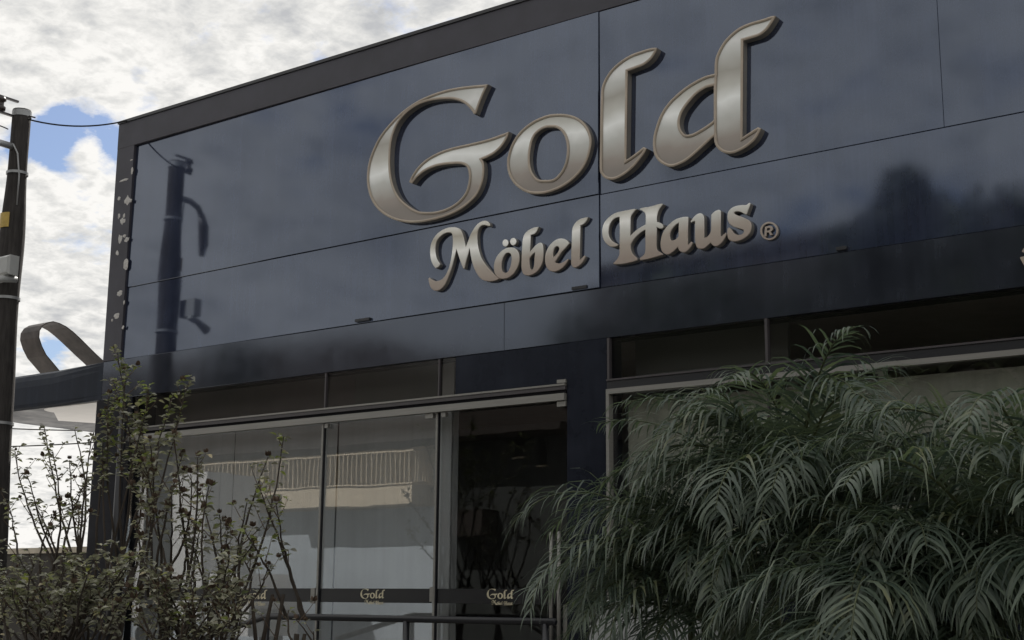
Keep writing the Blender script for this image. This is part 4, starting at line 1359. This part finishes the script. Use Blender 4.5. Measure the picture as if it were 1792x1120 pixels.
# a white box truck by the far kerb, seen mirrored behind the shrubs
ta, tb = R(232, 835, -3.2), R(352, 985, -3.2)
trk = thing('box_truck', 'white box truck parked across the street', 'truck', ((ta.x + tb.x) / 2, -3.2, 0))
MB().quadbox([(ta.x, -3.2, 0.9), (tb.x, -3.2, 0.9), (tb.x, -3.2, ta.z), (ta.x, -3.2, ta.z)], -2.2, 0).build('cargo_box', M_paint, trk)
cb = tb.x + 0.15
MB().add([(cb, -3.3, 0.5), (cb + 1.9, -3.3, 0.5), (cb + 1.9, -3.3, 1.3), (cb + 1.4, -3.3, 2.3), (cb, -3.3, 2.3), (cb, -5.3, 0.5), (cb + 1.9, -5.3, 0.5), (cb + 1.9, -5.3, 1.3), (cb + 1.4, -5.3, 2.3), (cb, -5.3, 2.3)],
         [(0, 1, 2, 3, 4), (9, 8, 7, 6, 5), (0, 5, 6, 1), (1, 6, 7, 2), (2, 7, 8, 3), (3, 8, 9, 4), (4, 9, 5, 0)]).build('cab', M_paint, trk)
MB().add([(cb + 0.3, -3.29, 1.4), (cb + 1.75, -3.29, 1.4), (cb + 1.38, -3.29, 2.1), (cb + 0.3, -3.29, 2.1)], [(0, 1, 2, 3)]).build('window', M_dark, trk)
for x in (ta.x + 0.9, cb + 0.9):
    for y in (-3.35, -5.1):
        MB().tube([(x, y + 0.1, 0.42), (x, y - 0.12, 0.42)], 0.42, 18).build('wheel', M_dark, trk, True)

# long grey apartment block behind the tree row
twr = thing('apartment_block', 'tall dark apartment block across the road facing the right half of the shop', 'building', (0, -24, 0))
tx0 = R(1035, 480, -24).x
tz = R(1100, 492, -24).z
MB().box((tx0, -23.5, 0), (34, -36, tz)).build('wall', M_brown, twr)
MB().box((tx0 - 0.3, -23.2, tz + 0.001), (34.3, -36.3, tz + 0.35)).build('roof', M_brown, twr)
MB().box((R(1330, 440, -26).x, -25, tz + 0.351), (34, -34, R(1400, 446, -26).z)).build('upper_storey', M_brown, twr)
t0 = None
for k in range(15):
    for q in range(4):
        x, zz = tx0 + 2.0 + k * 3.3, 2.0 + q * 3.4
        if x > 32:
            continue
        if t0 is None:
            t0 = MB().box((x, -23.48, zz), (x + 1.4, -23.4, zz + 1.5)).build('window', M_dark, twr)
        else:
            c = t0.copy()
            COL.objects.link(c)
            c.parent = twr
            c.location = (x + 0.7, t0.location.y, zz)
blk = thing('apartment_block', 'long dark apartment block with a sloping wing behind the cream house across the road', 'building', (-10, -24, 0))
bx1, bx2 = R(640, 560, -24).x, R(872, 600, -24).x
bh = 13.9
MB().box((-75, -24, 0), (bx1, -34, bh)).build('wall', M_brown, blk)
MB().add([(bx1 + 0.01, -24, 0), (bx2, -24, 0), (bx2, -24, 11.6), (bx1 + 0.01, -24, bh), (bx1 + 0.01, -34, 0), (bx2, -34, 0), (bx2, -34, 11.6), (bx1 + 0.01, -34, bh)],
         [(0, 1, 2, 3), (7, 6, 5, 4), (3, 2, 6, 7), (1, 5, 6, 2), (0, 3, 7, 4)]).build('sloping_wing', M_brown, blk)
MB().box((bx2 + 0.01, -24, 0), (tx0 - 0.5, -34, 11.3)).build('wall', M_brown, blk)
w0 = None
for k in range(26):
    for zz in (1.2, 4.4, 7.6):
        x = -73 + k * 3.25
        if x > tx0 - 3:
            continue
        if w0 is None:
            w0 = MB().box((x, -23.98, zz), (x + 1.3, -23.9, zz + 1.4)).build('window', M_dark, blk)
        else:
            c = w0.copy()
            COL.objects.link(c)
            c.parent = blk
            c.location = (x + 0.65 + 10, w0.location.y, zz)


# street trees
def street_tree(label, px, py_top, Y, rad, seed, squash=1.0):
    rg = random.Random(seed)
    top = R(px, py_top, Y)
    c = Vector((top.x, Y, top.z - rad * squash))
    t = thing('street_tree', label, 'tree', (c.x, Y, 0), 'trees across the street')
    MB().tube([(c.x, Y, 0), (c.x + 0.1, Y, c.z * 0.5), (c.x, Y, c.z + rad * 0.3)], [0.28, 0.2, 0.08], 9).build('trunk', M_bark, t, True)
    lim = MB()
    for k in range(7):
        a = rg.random() * 6.28
        lim.tube([(c.x, Y, c.z * 0.55), (c.x + math.cos(a) * rad * .4, Y + math.sin(a) * rad * .4, c.z), (c.x + math.cos(a) * rad * .75, Y + math.sin(a) * rad * .75, c.z + rad * .4)], [0.1, 0.06, 0.03], 6)
    lim.build('limbs', M_bark, t, True)
    lobes = []
    for k in range(16):
        v = Vector((rg.gauss(0, 1), rg.gauss(0, 1), rg.gauss(0, 1))).normalized() * rad * rg.uniform(0.3, 0.75)
        v.z *= squash
        lobes.append((c + v, rad * rg.uniform(0.25, 0.5)))
    mb = MB()
    for k in range(2600):
        cc, rr = lobes[rg.randrange(16)]
        d = Vector((rg.gauss(0, 1), rg.gauss(0, 1), rg.gauss(0, 1))).normalized()
        p_ = cc + d * rr * rg.uniform(0.55, 1.0)
        a = Vector((rg.gauss(0, 1), rg.gauss(0, 1), rg.gauss(0, 1))).normalized()
        b = a.cross(d).normalized()
        s = rg.uniform(0.16, 0.34)
        mb.add([p_ - a * s, p_ + b * s * .6, p_ + a * s, p_ - b * s * .6], [(0, 1, 2, 3)])
    # lower skirt down to the hedge line
    for k in range(1400):
        a = rg.random() * 6.28
        r_ = rad * 0.9 * math.sqrt(rg.random())
        p_ = Vector((c.x + math.cos(a) * r_, Y + math.sin(a) * r_, rg.uniform(0.6, c.z)))
        a_ = Vector((rg.gauss(0, 1), rg.gauss(0, 1), rg.gauss(0, 1))).normalized()
        b = a_.cross(Vector((0, 0, 1))).normalized()
        s = rg.uniform(0.25, 0.45)
        mb.add([p_ - a_ * s, p_ + b * s * .7, p_ + a_ * s, p_ - b * s * .7], [(0, 1, 2, 3)])
    mb.build('crown', M_tree, t, props={'kind': 'stuff'})


for i, (px, py, Y, rad, lab) in enumerate([
        (1615, 318, -14, 2.0, 'tallest round street tree across the road'), (1830, 255, -13, 3.6, 'broad street tree across the road at the end of the row'),
        (1525, 372, -15, 2.0, 'middling street tree left of the tallest one across the road'), (1330, 468, -14, 2.6, 'wide street tree across the road, third from the tallest'),
        (1180, 478, -15, 2.7, 'wide street tree across the road facing the pier'), (1040, 560, -16, 2.6, 'lower street tree behind the house across the road'),
        (900, 640, -17, 2.4, 'low dark street tree behind the grey house wall'), (760, 655, -17, 2.4, 'low dark street tree behind the balcony house'),
        (600, 660, -17, 2.5, 'dark tree behind the roof of the balcony house'), (415, 590, -18, 1.4, 'slim pointed tree rising behind the house roof'), (440, 665, -17, 2.4, 'leafy tree at the back of the balcony house'),
        (280, 670, -17, 2.4, 'end tree of the row behind the balcony house')]):
    street_tree(lab, px, py, Y, rad, 200 + i)
